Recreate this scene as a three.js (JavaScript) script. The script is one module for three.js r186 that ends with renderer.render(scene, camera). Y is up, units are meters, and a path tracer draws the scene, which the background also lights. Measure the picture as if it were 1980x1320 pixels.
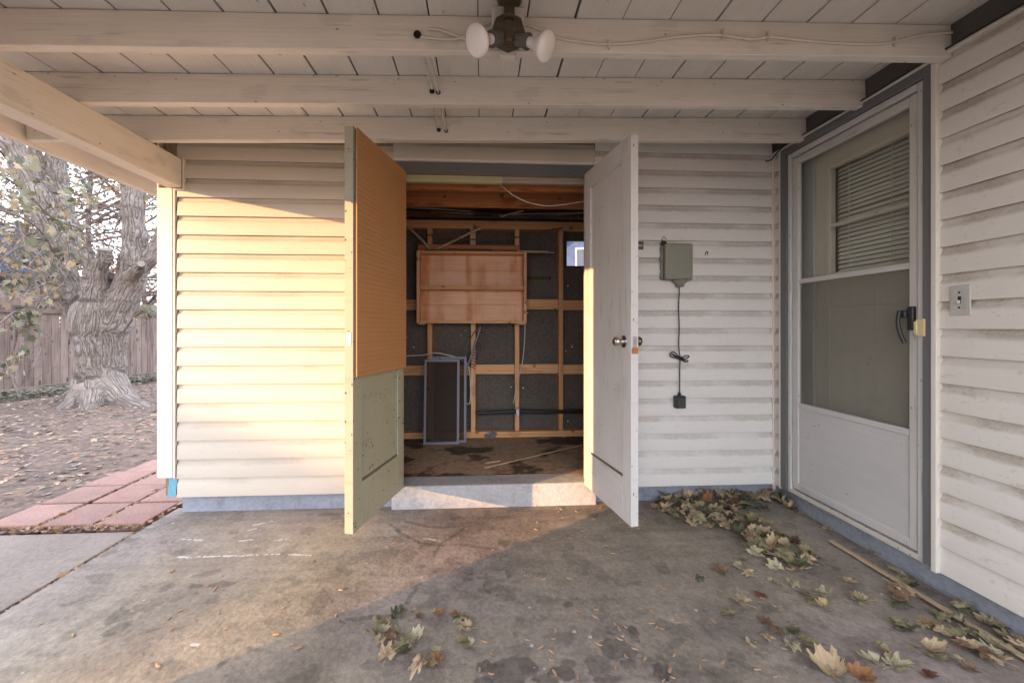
import * as THREE from 'three';
import { mergeGeometries, toCreasedNormals, mergeVertices } from 'three/addons/utils/BufferGeometryUtils.js';
import { RoundedBoxGeometry } from 'three/addons/geometries/RoundedBoxGeometry.js';
import { MarchingCubes } from 'three/addons/objects/MarchingCubes.js';

// ---------------------------------------------------------------- camera, sky, sun, exposure
const scene = new THREE.Scene();
const camera = new THREE.PerspectiveCamera(81.2, 1980 / 1320, 0.02, 400);
camera.position.set(0, 1.18, 0);
camera.rotation.y = THREE.MathUtils.degToRad(-3.2);
camera.setViewOffset(1980, 1320, 17, 28, 1980, 1320);
camera.updateProjectionMatrix();
const renderer = new THREE.WebGLRenderer({ antialias: true });
renderer.toneMapping = THREE.LinearToneMapping;
renderer.toneMappingExposure = 2.58;
renderer.shadowMap.enabled = true;

const SUN_TAN = 0.16;
const sunDir = new THREE.Vector3(-0.848, SUN_TAN, 0.53).normalize();
{
  const W = 512, H = 256, data = new Float32Array(W * H * 4), d = new THREE.Vector3();
  for (let j = 0; j < H; j++) for (let i = 0; i < W; i++) {
    const th = ((i + 0.5) / W - 0.5) * 2 * Math.PI, el = ((j + 0.5) / H - 0.5) * Math.PI;
    d.set(Math.cos(el) * Math.cos(th), Math.sin(el), Math.cos(el) * Math.sin(th));
    const up = Math.max(d.y, 0), near = Math.max(d.dot(sunDir), 0);
    const t = Math.pow(1 - up, 3);
    const glow = 0.85 * Math.pow(near, 6) * Math.pow(1 - up, 4) + 0.25 * Math.pow(near, 2) * Math.pow(1 - up, 2);
    let c = [0.86 + 0.42 * t + 1.1 * glow, 0.97 + 0.34 * t + 0.75 * glow, 1.22 + 0.22 * t + 0.30 * glow];
    if (d.y < 0) c = [0.22, 0.2, 0.19];
    const k = (j * W + i) * 4, s = 1.5;
    data[k] = c[0] * s; data[k + 1] = c[1] * s; data[k + 2] = c[2] * s; data[k + 3] = 1;
  }
  const sky = new THREE.DataTexture(data, W, H, THREE.RGBAFormat, THREE.FloatType);
  sky.mapping = THREE.EquirectangularReflectionMapping;
  sky.magFilter = THREE.LinearFilter; sky.minFilter = THREE.LinearFilter; sky.needsUpdate = true;
  scene.background = sky; scene.environment = sky;
}
const sun = new THREE.DirectionalLight(new THREE.Color().setRGB(1.0, 0.545, 0.235), 3.55);
sun.position.copy(sunDir).multiplyScalar(60); sun.target.position.set(0, 0, 0);
sun.castShadow = true; sun.shadow.mapSize.set(4096, 4096); sun.shadow.radius = 1;
Object.assign(sun.shadow.camera, { left: -16, right: 16, top: 12, bottom: -12, near: 1, far: 130 });
scene.add(sun, sun.target);

// ---------------------------------------------------------------- helpers
let SEED = 7;
function rnd() { SEED = (SEED + 0x6D2B79F5) | 0; let t = Math.imul(SEED ^ (SEED >>> 15), 1 | SEED); t = (t + Math.imul(t ^ (t >>> 7), 61 | t)) ^ t; return ((t ^ (t >>> 14)) >>> 0) / 4294967296; }
const rr = (a, b) => a + (b - a) * rnd();
const pick = a => a[Math.floor(rnd() * a.length) % a.length];
const clamp = (x, a = 0, b = 1) => Math.min(b, Math.max(a, x));
const smooth = (a, b, x) => { const t = clamp((x - a) / (b - a)); return t * t * (3 - 2 * t); };
const mix = (a, b, t) => a + (b - a) * t;
const hash = (x, y, s) => { let h = Math.imul(x, 374761393) + Math.imul(y, 668265263) + Math.imul(s, 2147483647 - 61); h = Math.imul(h ^ (h >>> 13), 1274126177); return ((h ^ (h >>> 16)) >>> 0) / 4294967296; };
// value noise that repeats every px by py cells
function noise(x, y, px, py, s = 0) {
  const ix = Math.floor(x), iy = Math.floor(y), fx = x - ix, fy = y - iy, u = fx * fx * (3 - 2 * fx), v = fy * fy * (3 - 2 * fy);
  const w = (a, n) => ((a % n) + n) % n, x0 = w(ix, px), x1 = w(ix + 1, px), y0 = w(iy, py), y1 = w(iy + 1, py);
  return mix(mix(hash(x0, y0, s), hash(x1, y0, s), u), mix(hash(x0, y1, s), hash(x1, y1, s), u), v);
}
function fbm(u, v, cx, cy, oct = 4, s = 0) { let a = 0.5, t = 0, n = 0; for (let o = 0; o < oct; o++) { t += a * noise(u * cx, v * cy, cx, cy, s + o * 17); n += a; a *= 0.5; cx *= 2; cy *= 2; } return t / n; }
const enc = x => { x = clamp(x); return 255 * (x <= 0.0031308 ? 12.92 * x : 1.055 * Math.pow(x, 1 / 2.4) - 0.055); };
// colour texture from a function of (u, v) in 0..1 giving linear rgb; tile = [metres wide, metres high]
function tex(w, h, tile, fn, data = false) {
  const a = new Uint8Array(w * h * 4);
  for (let j = 0; j < h; j++) for (let i = 0; i < w; i++) {
    const c = fn((i + 0.5) / w, (j + 0.5) / h), k = (j * w + i) * 4;
    if (typeof c === 'number') { const g = data ? clamp(c) * 255 : enc(c); a[k] = a[k + 1] = a[k + 2] = g; }
    else { a[k] = enc(c[0]); a[k + 1] = enc(c[1]); a[k + 2] = enc(c[2]); }
    a[k + 3] = 255;
  }
  const t = new THREE.DataTexture(a, w, h, THREE.RGBAFormat);
  t.wrapS = t.wrapT = THREE.RepeatWrapping; t.magFilter = THREE.LinearFilter; t.minFilter = THREE.LinearMipmapLinearFilter; t.generateMipmaps = true;
  if (!data) t.colorSpace = THREE.SRGBColorSpace;
  t.repeat.set(1 / tile[0], 1 / tile[1]); t.needsUpdate = true;
  return t;
}
const bumpTex = (w, h, tile, fn) => tex(w, h, tile, fn, true);
const lin = (r, g, b) => new THREE.Color().setRGB(r, g, b);
function mk(color, o = {}) {
  const P = o.transmission !== undefined || o.clearcoat !== undefined || o.sheen !== undefined;
  const m = new (P ? THREE.MeshPhysicalMaterial : THREE.MeshStandardMaterial)({ roughness: 0.8, metalness: 0, ...o });
  m.color.copy(Array.isArray(color) ? lin(...color) : color); m.side = THREE.DoubleSide; return m;
}
const taken = {};
const numbered = n => { const k = taken[n] = (taken[n] ?? -1) + 1; return k ? `${n}_${String(k).padStart(3, '0')}` : n; };
function mesh(name, geo, mat, parent) {
  const m = new THREE.Mesh(geo, mat); m.name = parent ? name : numbered(name); m.castShadow = m.receiveShadow = true;
  (parent || scene).add(m); return m;
}
function thing(name, label, category, pos = [0, 0, 0], group) {
  const g = new THREE.Group(); g.name = numbered(name); g.position.set(...pos); g.userData = { label, category }; if (group) g.userData.group = group; scene.add(g); return g;
}
function tag(o, label, category, group) { Object.assign(o.userData, { label, category }); if (group) o.userData.group = group; return o; }
function struct(name, geo, mat) { const m = mesh(name, geo, mat); m.userData.kind = 'structure'; return m; }
// uv in metres, u along the grain axis, each triangle by its own facing
function metric(geo, grain = 0, off = [rr(0, 9), rr(0, 9)]) {
  const g = geo.index ? geo.toNonIndexed() : geo, p = g.attributes.position, uv = new Float32Array(p.count * 2), a = new THREE.Vector3(), b = new THREE.Vector3(), c = new THREE.Vector3();
  for (let i = 0; i < p.count; i += 3) {
    a.fromBufferAttribute(p, i); b.fromBufferAttribute(p, i + 1); c.fromBufferAttribute(p, i + 2);
    const n = b.clone().sub(a).cross(c.clone().sub(a)), q = [Math.abs(n.x), Math.abs(n.y), Math.abs(n.z)], d = q.indexOf(Math.max(...q));
    const ax = [0, 1, 2].filter(k => k !== d); if (ax[1] === grain) ax.reverse();
    [a, b, c].forEach((v, k) => { const e = [v.x, v.y, v.z]; uv[(i + k) * 2] = e[ax[0]] + off[0]; uv[(i + k) * 2 + 1] = e[ax[1]] + off[1]; });
  }
  g.setAttribute('uv', new THREE.BufferAttribute(uv, 2)); return g;
}
// a board with eased edges between two corners
function box(x0, x1, y0, y1, z0, z1, r = 0.003, grain) {
  const w = Math.abs(x1 - x0), h = Math.abs(y1 - y0), d = Math.abs(z1 - z0), rad = Math.min(r, w * 0.45, h * 0.45, d * 0.45);
  const g = rad > 0 ? new RoundedBoxGeometry(w, h, d, 1, rad) : new THREE.BoxGeometry(w, h, d);
  g.translate((x0 + x1) / 2, (y0 + y1) / 2, (z0 + z1) / 2);
  return metric(g, grain ?? [w, h, d].indexOf(Math.max(w, h, d)));
}
const V = (x, y, z) => new THREE.Vector3(x, y, z);
function tube(pts, r, seg = 24, sides = 8) { return metric(new THREE.TubeGeometry(new THREE.CatmullRomCurve3(pts.map(p => V(...p))), seg, r, sides, false), 0); }
function lathe(profile, seg = 24) { const g = new THREE.LatheGeometry(profile.map(p => new THREE.Vector2(...p)), seg); return g.toNonIndexed(); }
// turn a shape built along +y so that +y points along dir, at pos
function aim(geo, pos, dir) { const q = new THREE.Quaternion().setFromUnitVectors(V(0, 1, 0), V(...dir).normalize()); return geo.applyQuaternion(q).translate(...pos); }
const join = list => mergeGeometries(list.map(g => { const n = g.index ? g.toNonIndexed() : g; for (const k of Object.keys(n.attributes)) if (!['position', 'normal', 'uv'].includes(k)) n.deleteAttribute(k); return n; }));
const LOOSE_LEAVES=[[-0.346, -1.65, "dark", 0.9], [-0.38, -1.609, "olive", 0.8], [-0.376, -1.51, "tan", 0.9], [-0.333, -1.551, "olive", 0.9], [-0.267, -1.512, "olive", 1], [-0.337, -1.463, "tan", 0.9], [-0.291, -1.477, "olive", 0.8], [-0.247, -1.63, "brown", 0.6], [-0.175, -1.655, "orange", 0.6], [-0.083, -1.598, "olive", 0.9], [-0.066, -1.543, "tan", 1], [-0.053, -1.468, "pale", 1], [-0.106, -1.637, "orange", 0.6], [-0.159, -1.42, "orange", 0.7], [-0.218, -1.368, "tan", 1], [-0.401, -1.557, "olive", 0.7], [1.095, -1.637, "tan", 1.15], [1.008, -1.566, "olive", 0.8], [1.015, -1.797, "dark", 0.7], [1.257, -1.883, "pale", 1], [1.148, -1.852, "brown", 0.9], [1.266, -1.821, "tan", 0.8], [1.319, -1.935, "olive", 0.7], [1.345, -1.771, "pale", 0.5], [1.347, -1.734, "olive", 0.6], [1.427, -1.748, "pale", 0.8], [1.696, -1.733, "tan", 0.9], [1.626, -1.623, "tan", 1], [1.425, -1.581, "yellow", 1.25], [1.511, -1.666, "pale", 1.1], [1.426, -1.677, "olive", 0.9], [1.415, -1.628, "olive", 0.8], [2.009, -2.203, "tan", 0.9], [2.029, -2.394, "pale", 0.9], [2.019, -2.465, "brown", 0.8], [2.038, -1.95, "pale", 1], [1.989, -1.805, "pale", 0.9], [1.933, -1.719, "olive", 1.2], [1.956, -1.7, "dark", 0.9], [1.854, -1.636, "tan", 1.3], [1.758, -1.571, "dark", 1], [1.221, -1.678, "red", 0.8], [1.003, -1.428, "pale", 0.7], [1.077, -1.444, "tan", 0.7], [1.14, -1.476, "brown", 0.7], [1.135, -1.53, "brown", 0.7], [1.21, -1.472, "dark", 0.8], [1.146, -1.404, "pale", 0.9], [1.22, -1.404, "olive", 1.1], [1.187, -1.302, "tan", 1.6], [1.286, -1.27, "orange", 1.2], [1.363, -1.322, "pale", 0.9], [1.449, -1.296, "pale", 1.1], [1.574, -1.354, "olive", 0.9], [1.651, -1.469, "dark", 1], [1.758, -1.468, "orange", 0.8], [1.862, -1.512, "olive", 0.9], [1.999, -1.549, "olive", 1.2], [2.06, -1.555, "pale", 1], [1.892, -1.482, "dark", 1], [1.799, -1.426, "olive", 1.1], [1.848, -1.418, "olive", 1], [1.769, -1.355, "brown", 1], [1.835, -1.34, "pale", 1], [1.799, -1.289, "tan", 1.1], [1.625, -1.324, "olive", 1.1], [1.977, -1.386, "olive", 1], [2.005, -1.476, "tan", 1], [1.895, -1.403, "dark", 1], [1.514, -1.26, "red", 0.7], [1.46, -1.334, "tan", 0.6], [2.021, -1.448, "olive", 1], [1.957, -1.351, "tan", 0.9], [1.908, -1.331, "olive", 0.9], [1.679, -1.279, "brown", 0.7], [1.459, -1.363, "olive", 0.8]];
const HEAPS=[[[1.063, -2.413], [1.256, -2.663], [1.495, -2.734], [1.741, -2.764], [2.001, -2.75], [1.981, -2.622], [1.761, -2.374], [1.709, -2.22], [1.437, -2.097], [1.362, -2.21], [1.215, -2.278]], [[1.52, -2.173], [1.675, -2.137], [1.701, -2.007], [1.641, -1.874], [1.522, -1.811], [1.435, -1.864], [1.399, -1.999]], [[2.051, -2.765], [2.112, -2.744], [2.053, -2.463], [1.969, -2.468]]];
const STAINS=[[0.124, -1.366, 0.098, 0.062, 0.55], [0.191, -1.328, 0.052, 0.032, 0.6], [0.045, -1.387, 0.04, 0.025, 0.6], [0.291, -1.346, 0.053, 0.028, 0.6], [0.325, -1.375, 0.045, 0.025, 0.5], [0.493, -1.438, 0.072, 0.046, 0.55], [0.415, -1.37, 0.054, 0.037, 0.45], [0.593, -1.494, 0.036, 0.04, 0.6], [0.518, -1.375, 0.051, 0.038, 0.45], [0.618, -1.348, 0.04, 0.041, 0.55], [0.45, -1.313, 0.07, 0.023, 0.5], [0.009, -1.326, 0.034, 0.016, 0.6], [0.371, -1.428, 0.056, 0.032, 0.3], [0.386, -1.683, 0.031, 0.025, 0.45], [0.666, -1.623, 0.043, 0.035, 0.2], [0.07, -1.787, 0.092, 0.035, 0.35], [0.126, -1.76, 0.046, 0.048, 0.4], [0.51, -1.647, 0.026, 0.024, 0.3], [0.734, -1.533, 0.033, 0.027, 0.4], [0.917, -1.38, 0.03, 0.022, 0.4], [0.922, -1.331, 0.036, 0.024, 0.4], [0.927, -1.409, 0.026, 0.018, 0.35], [-1.457, -1.712, 0.059, 0.068, 0.5], [-1.432, -1.756, 0.065, 0.032, 0.35], [-1.423, -1.654, 0.041, 0.04, 0.5], [-1.181, -1.89, 0.07, 0.023, 0.45], [-1.282, -1.888, 0.042, 0.022, 0.5], [-1.439, -1.804, 0.049, 0.034, 0.25], [-1.561, -1.971, 0.054, 0.024, 0.25], [-0.032, -2.475, 0.352, 0.149, 0.28], [-0.2, -2.589, 0.2, 0.103, 0.25], [0.208, -1.997, 0.13, 0.044, 0.2], [-0.274, -1.939, 0.149, 0.049, 0.2], [-0.567, -1.935, 0.123, 0.032, 0.2], [0.912, -1.853, 0.493, 0.237, 0.1], [0.926, -1.47, 0.118, 0.099, 0.15], [0.723, -1.322, 0.106, 0.06, 0.2], [-0.683, -1.465, 0.111, 0.028, 0.18], [0.169, -1.855, 0.217, 0.115, 0.13], [-0.523, -1.786, 0.091, 0.034, 0.2]];
const STREAKS=[[[-0.538, -2.406], [-0.404, -2.253], [-0.28, -2.177], [-0.112, -2.168], [0.082, -2.112]], [[-0.454, -2.446], [-0.305, -2.375], [-0.153, -2.366], [-0.078, -2.412]], [[-0.106, -2.339], [-0.173, -2.24], [-0.223, -2.164], [-0.245, -2.068]], [[-0.284, -1.843], [-0.307, -1.774], [-0.322, -1.679]], [[-0.56, -1.633], [-0.481, -1.643], [-0.38, -1.652]], [[0.125, -1.917], [0.133, -1.865], [0.024, -1.833], [0.034, -1.772], [0.102, -1.751], [0.139, -1.784]], [[-0.913, -1.434], [-0.898, -1.465]], [[-0.072, -1.869], [0.024, -1.875]]];
const PAINT_MARKS=[[-1.549, -2.132, -1.469, -2.127], [-1.459, -2.131, -1.226, -2.127], [-1.216, -2.131, -1.047, -2.131], [-0.993, -2.128, -0.88, -2.108], [-1.667, -2.313, -1.544, -2.295], [-1.326, -2.278, -1.261, -2.285], [-1.138, -2.262, -1.068, -2.29], [-1.349, -2.391, -1.306, -2.418], [-1.353, -2.452, -1.269, -2.491], [-1.072, -1.544, -1.052, -1.541], [-0.318, -2.248, -0.228, -2.211]];
const SEEDS=[[0.936, -2.317], [1.071, -2.576], [0.69, -2.408], [0.894, -2.523], [0.873, -2.303], [0.911, -2.338], [0.495, -2.197], [1.002, -2.395], [0.872, -2.11], [0.319, -2.299], [0.678, -2.114], [0.785, -2.556], [0.584, -2.347], [0.528, -2.115], [0.497, -2.513], [0.583, -2.267], [0.918, -2.28], [0.362, -2.138], [0.555, -2.251], [0.606, -2.511], [0.694, -2.195], [0.34, -2.38], [0.514, -2.547], [0.326, -2.125], [0.917, -2.392], [0.87, -2.614], [0.908, -2.305], [0.887, -2.458], [0.503, -2.436], [0.979, -2.361], [0.528, -2.117], [0.93, -2.384], [0.401, -2.194], [0.278, -2.422], [0.647, -1.332], [0.508, -2.088], [0.689, -1.525], [0.4, -1.633], [0.273, -1.491], [0.521, -1.474], [0.29, -1.53], [0.481, -1.634], [0.43, -1.53], [0.566, -1.535], [0.345, -1.913], [0.32, -1.748], [0.683, -2.033], [0.664, -1.634], [0.533, -1.552], [0.785, -1.545], [0.384, -2.005], [0.743, -1.785], [0.709, -1.612], [0.434, -1.455], [0.414, -1.843], [0.453, -1.71], [0.693, -1.393], [0.705, -1.517], [0.295, -1.848], [0.465, -1.354], [0.465, -1.593], [0.837, -1.76], [0.676, -1.546], [0.539, -1.527], [0.685, -2.032], [0.643, -1.303], [0.821, -1.749], [0.562, -1.427], [0.257, -1.432], [0.252, -1.342], [0.326, -1.325], [0.391, -1.609], [0.607, -1.295], [0.583, -1.385], [0.038, -1.435], [0.034, -1.351], [0.191, -1.64], [0.223, -1.873], [0.221, -1.454], [0.017, -1.49], [0.177, -1.491], [0.231, -1.614], [0.016, -1.655], [-1.195, -1.862], [-0.668, -1.501], [-0.781, -1.571], [-0.59, -1.66], [-1.246, -1.726], [-1.259, -1.682], [-0.625, -1.82], [-0.923, -2.487], [-0.797, -2.228], [-0.841, -2.049], [-1.381, -2.316], [-1.201, -1.62], [1.36, -1.762], [1.22, -1.666], [1.436, -1.749], [0.95, -1.318], [1.003, -1.422], [1.108, -1.398], [1.343, -1.684], [1.24, -1.503], [1.157, -1.399], [0.99, -1.288], [0.758, -1.337], [0.849, -1.355], [0.931, -1.541], [0.789, -1.366], [1.861, -2.038], [2.117, -2.087], [2.069, -2.004], [1.949, -1.867], [1.998, -1.895], [-1.555, -1.61], [-1.122, -1.449], [-0.553, -2.405], [-0.521, -2.273], [-0.549, -2.249], [-0.468, -2.202], [-0.503, -2.176], [-0.521, -2.488], [-1.486, -2.003], [-1.242, -1.886], [-1.222, -1.956], [-1.078, -1.703], [-0.829, -1.719], [-0.995, -1.614], [-0.7, -1.521], [-1.742, -1.68], [-0.034, -1.769], [-0.409, -1.427], [-0.004, -1.369], [0.247, -1.397], [0.517, -1.397]];
const TREE_BONES=[[[-6.08, -0.22, -6.75, 0.359], [-6.08, 0.12, -6.75, 0.311], [-6.08, 0.49, -6.75, 0.281], [-6.1, 0.92, -6.75, 0.299], [-6.11, 1.18, -6.75, 0.347], [-6.11, 1.35, -6.75, 0.347]], [[-6.3, 1.2, -6.75, 0.203], [-6.51, 1.54, -6.75, 0.161], [-6.61, 2.01, -6.7, 0.148], [-6.66, 2.46, -6.65, 0.152], [-6.74, 2.83, -6.6, 0.151], [-6.86, 3.19, -6.55, 0.144], [-7.0, 3.58, -6.5, 0.125], [-7.11, 3.96, -6.45, 0.119], [-7.28, 4.41, -6.45, 0.113]], [[-6.53, 1.52, -6.65, 0.106], [-6.53, 1.71, -6.5, 0.08], [-6.52, 2.0, -6.35, 0.067], [-6.47, 2.22, -6.15, 0.054], [-6.52, 2.42, -5.95, 0.042], [-6.75, 2.59, -5.75, 0.035]], [[-6.72, 2.31, -6.95, 0.123], [-6.84, 2.84, -7.05, 0.106], [-7.02, 3.28, -7.1, 0.113], [-7.1, 3.69, -7.1, 0.113], [-7.13, 4.15, -7.1, 0.113], [-7.2, 4.93, -7.1, 0.113]], [[-7.08, 3.15, -6.95, 0.08], [-7.27, 3.61, -7.05, 0.068], [-7.36, 3.95, -7.05, 0.062], [-7.47, 4.46, -7.05, 0.056]], [[-5.92, 1.28, -6.75, 0.252], [-5.78, 1.57, -6.75, 0.192], [-5.66, 1.88, -6.75, 0.18], [-5.59, 2.24, -6.75, 0.174], [-5.58, 2.66, -6.75, 0.15], [-5.62, 3.12, -6.75, 0.126], [-5.63, 3.53, -6.75, 0.12], [-5.62, 4.03, -6.75, 0.114], [-5.62, 4.78, -6.75, 0.108]], [[-5.5, 2.12, -6.75, 0.108], [-5.34, 2.28, -6.75, 0.09], [-5.24, 2.49, -6.75, 0.084], [-5.12, 2.87, -6.75, 0.072], [-4.99, 3.46, -6.75, 0.066]], [[-6.11, 1.44, -6.65, 0.153], [-6.07, 1.75, -6.6, 0.129], [-6.05, 2.04, -6.55, 0.087], [-6.06, 2.24, -6.5, 0.052], [-6.07, 2.35, -6.5, 0.046]], [[-6.05, 1.68, -6.6, 0.117], [-5.97, 2.0, -6.55, 0.099], [-5.86, 2.18, -6.5, 0.075], [-5.8, 2.27, -6.47, 0.069]], [[-5.5, 1.97, -6.6, 0.094], [-5.32, 2.08, -6.5, 0.064], [-5.21, 2.13, -6.43, 0.052]], [[-6.17, 0.29, -6.7, 0.249], [-6.1, 0.05, -6.45, 0.171], [-6.09, -0.06, -6.25, 0.121], [-6.05, -0.08, -6.0, 0.069]], [[-5.85, 0.25, -6.65, 0.224], [-5.49, 0.03, -6.45, 0.161], [-5.22, -0.04, -6.35, 0.113], [-4.9, -0.09, -6.25, 0.061]], [[-5.99, 0.19, -6.55, 0.197], [-5.74, -0.02, -6.2, 0.121], [-5.62, -0.09, -5.95, 0.068]], [[-6.4, 0.13, -6.95, 0.246], [-6.74, -0.03, -6.95, 0.147], [-6.96, -0.08, -6.85, 0.078]], [[-6.04, 0.04, -6.95, 0.185], [-5.82, -0.04, -7.05, 0.088], [-5.7, -0.08, -7.15, 0.051]]];
const TWIGS=[[[-5.88, 1.67, -5.55], [-5.83, 1.79, -5.75], [-6.16, 1.78, -6.25]], [[-5.47, 1.13, -4.75], [-5.58, 1.41, -5.15], [-5.65, 1.56, -5.45], [-6.09, 1.78, -6.15]], [[-5.7, 1.85, -4.95], [-5.63, 2.13, -5.15], [-5.9, 2.32, -5.75], [-6.02, 2.7, -6.15], [-5.85, 2.99, -6.35], [-5.61, 3.26, -6.55]], [[-5.47, 2.52, -4.75], [-5.36, 2.46, -4.95], [-5.44, 2.35, -5.25], [-5.59, 2.14, -5.55], [-5.73, 2.11, -5.75]], [[-5.41, 2.92, -4.75], [-5.52, 2.82, -5.15], [-5.63, 2.62, -5.55], [-5.69, 2.58, -5.95]], [[-5.46, 1.88, -5.15], [-5.37, 1.51, -5.15], [-5.47, 1.25, -5.15], [-5.52, 1.0, -5.15]], [[-5.47, 0.79, -4.75], [-5.28, 0.7, -4.75], [-5.22, 0.56, -4.75]], [[-5.49, 1.12, -6.45], [-4.91, 1.34, -5.95], [-4.74, 1.4, -5.85]], [[-6.07, 3.38, -6.35], [-5.88, 3.58, -6.55], [-5.66, 3.41, -6.65]], [[-6.09, 2.78, -6.45], [-6.02, 3.11, -6.75], [-5.91, 3.26, -6.95]], [[-6.24, 2.31, -6.95], [-6.43, 2.83, -7.35], [-6.47, 3.34, -7.55]], [[-5.69, 1.44, -5.15], [-5.63, 1.07, -5.15], [-5.69, 0.82, -5.15]], [[-5.7, 1.61, -4.95], [-5.8, 1.74, -5.25], [-5.82, 1.84, -5.55]]];
const LEAF_CLUSTERS=[[-5.47, 3.0, -4.95, 0.152], [-5.46, 2.76, -5.15, 0.181], [-5.42, 2.46, -4.95, 0.195], [-5.59, 2.46, -5.45, 0.192], [-5.63, 2.6, -5.75, 0.152], [-5.47, 2.1, -4.95, 0.173], [-5.5, 2.03, -5.25, 0.185], [-5.56, 1.94, -5.55, 0.147], [-5.58, 1.62, -5.05, 0.155], [-5.56, 1.64, -5.25, 0.184], [-5.52, 2.19, -5.45, 0.144], [-5.4, 1.38, -5.15, 0.113], [-5.55, 1.25, -5.05, 0.111], [-5.52, 1.13, -5.15, 0.09], [-5.28, 0.67, -4.75, 0.092], [-4.89, 1.36, -5.95, 0.079], [-4.75, 1.38, -5.95, 0.053], [-5.66, 2.84, -5.85, 0.155], [-5.3, 2.58, -4.75, 0.166], [-5.81, 2.48, -6.15, 0.109], [-5.74, 3.08, -6.15, 0.136], [-5.67, 3.15, -5.35, 0.141], [-5.82, 2.14, -5.95, 0.131], [-5.47, 1.85, -4.95, 0.13], [-5.59, 1.73, -5.45, 0.12], [-5.63, 2.76, -5.55, 0.171], [-5.36, 0.83, -4.95, 0.052], [-5.46, 1.29, -5.15, 0.081]];
// ---------------------------------------------------------------- textures (colour, grain, wear)
const speck = (u, v, n, thr, s) => { const x = u * n, y = v * n, ix = Math.floor(x), iy = Math.floor(y); if (hash(ix, iy, s) < thr) return 0; const cx = ix + 0.3 + 0.4 * hash(ix, iy, s + 1), cy = iy + 0.3 + 0.4 * hash(ix, iy, s + 2), r = 0.12 + 0.22 * hash(ix, iy, s + 3); return Math.hypot(x - cx, y - cy) < r ? 1 : 0; };
const tPaint = tex(512, 512, [1.1, 0.55], (u, v) => {
  const g = fbm(u, v, 4, 60, 3, 3), b = fbm(u, v, 6, 5, 4, 9), s = speck(u, v, 42, 0.996, 40) * 0.4, s2 = speck(u, v, 90, 0.995, 50) * 0.4;
  const k = (0.9 + 0.08 * (g - 0.5) + 0.12 * (b - 0.5)) * (1 - s) * (1 - s2); return [k, k * 0.99, k * 0.97];
});
const bPaint = bumpTex(512, 512, [1.1, 0.55], (u, v) => fbm(u, v, 4, 70, 4, 3));
const tGrime = tex(512, 512, [1.3, 0.7], (u, v) => { // painted timber with scuffs and cracked paint
  const g = fbm(u, v, 3, 70, 4, 13), b = fbm(u, v, 5, 4, 5, 19), sm = smooth(0.62, 0.8, fbm(u, v, 9, 14, 4, 77)) * 0.12;
  const cr = smooth(0.70, 0.78, fbm(u, v, 5, 90, 3, 23)) * smooth(0.5, 0.7, fbm(u, v, 4, 6, 2, 29)) * 0.25, s = speck(u, v, 62, 0.993, 31) * 0.5;
  const k = (0.92 + 0.1 * (g - 0.5) + 0.14 * (b - 0.5)) * (1 - cr) * (1 - s) * (1 - sm); return [k, k * 0.985, k * 0.955];
});
const tWorn = tex(512, 512, [0.9, 0.9], (u, v) => { // door paint with chips down to brown wood
  const b = fbm(u, v, 6, 5, 4, 61), c = fbm(u, v, 44, 52, 3, 67), m = smooth(0.5, 0.65, fbm(u, v, 3, 3, 3, 71)), chip = c > 0.83 - 0.05 * m ? 1 : 0, st = smooth(0.66, 0.8, fbm(u, v, 50, 4, 3, 73)) * 0.1;
  const k = (0.93 + 0.12 * (b - 0.5)) * (1 - st), s = speck(u, v, 60, 0.985, 81) * 0.6;
  return chip ? [0.2 * k, 0.13 * k, 0.08 * k] : [k * (1 - s), k * (1 - s) * 0.99, k * (1 - s) * 0.97];
});
function woodTex(seed, dark) {
  return tex(512, 256, [0.9, 0.3], (u, v) => {
    const warp = 0.06 * fbm(u, v, 3, 3, 3, seed), vv = v + warp, g = fbm(u, vv, 3, 40, 4, seed + 5), ring = 0.5 + 0.5 * Math.sin((vv * 9 + 0.35 * fbm(u, v, 3, 3, 2, seed + 8)) * 6.283);
    let k = 0.62 + 0.32 * g + 0.13 * ring; let kn = 0;
    for (let q = 0; q < 5; q++) { const cx = hash(q, 1, seed), cy = 0.15 + 0.7 * hash(q, 2, seed), r = 0.006 + 0.016 * hash(q, 3, seed), d = Math.hypot((u - cx) * 0.9, (v - cy) * 0.3); kn = Math.max(kn, 1 - smooth(r * 0.6, r, d)); }
    const st = smooth(0.58, 0.78, fbm(u, v, 4, 6, 4, seed + 30)) * dark;
    k *= (1 - 0.62 * kn) * (1 - 0.45 * st); return [k, k * mix(0.98, 0.85, st), k * mix(0.95, 0.75, st)];
  });
}
const tWood = woodTex(101, 0.5), tWood2 = woodTex(141, 1.0);
const tShelf = tex(512, 512, [1.0, 0.66], (u, v) => { // pale pine panel with brown water stains running down
  const g = fbm(u, v, 3, 60, 4, 201), n = fbm(u, v, 5, 3, 4, 205), run = smooth(0.3, 0.75, fbm(u, v, 15, 1, 3, 207)), bl = smooth(0.35, 0.75, fbm(u, v, 5, 5, 4, 211));
  const s = clamp(run * 0.95 * smooth(0.30, 0.66, n) + bl * 0.3), k = 0.78 + 0.2 * g; return [k * mix(1, 0.72, s), k * mix(0.97, 0.5, s), k * mix(0.94, 0.35, s)];
});
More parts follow.
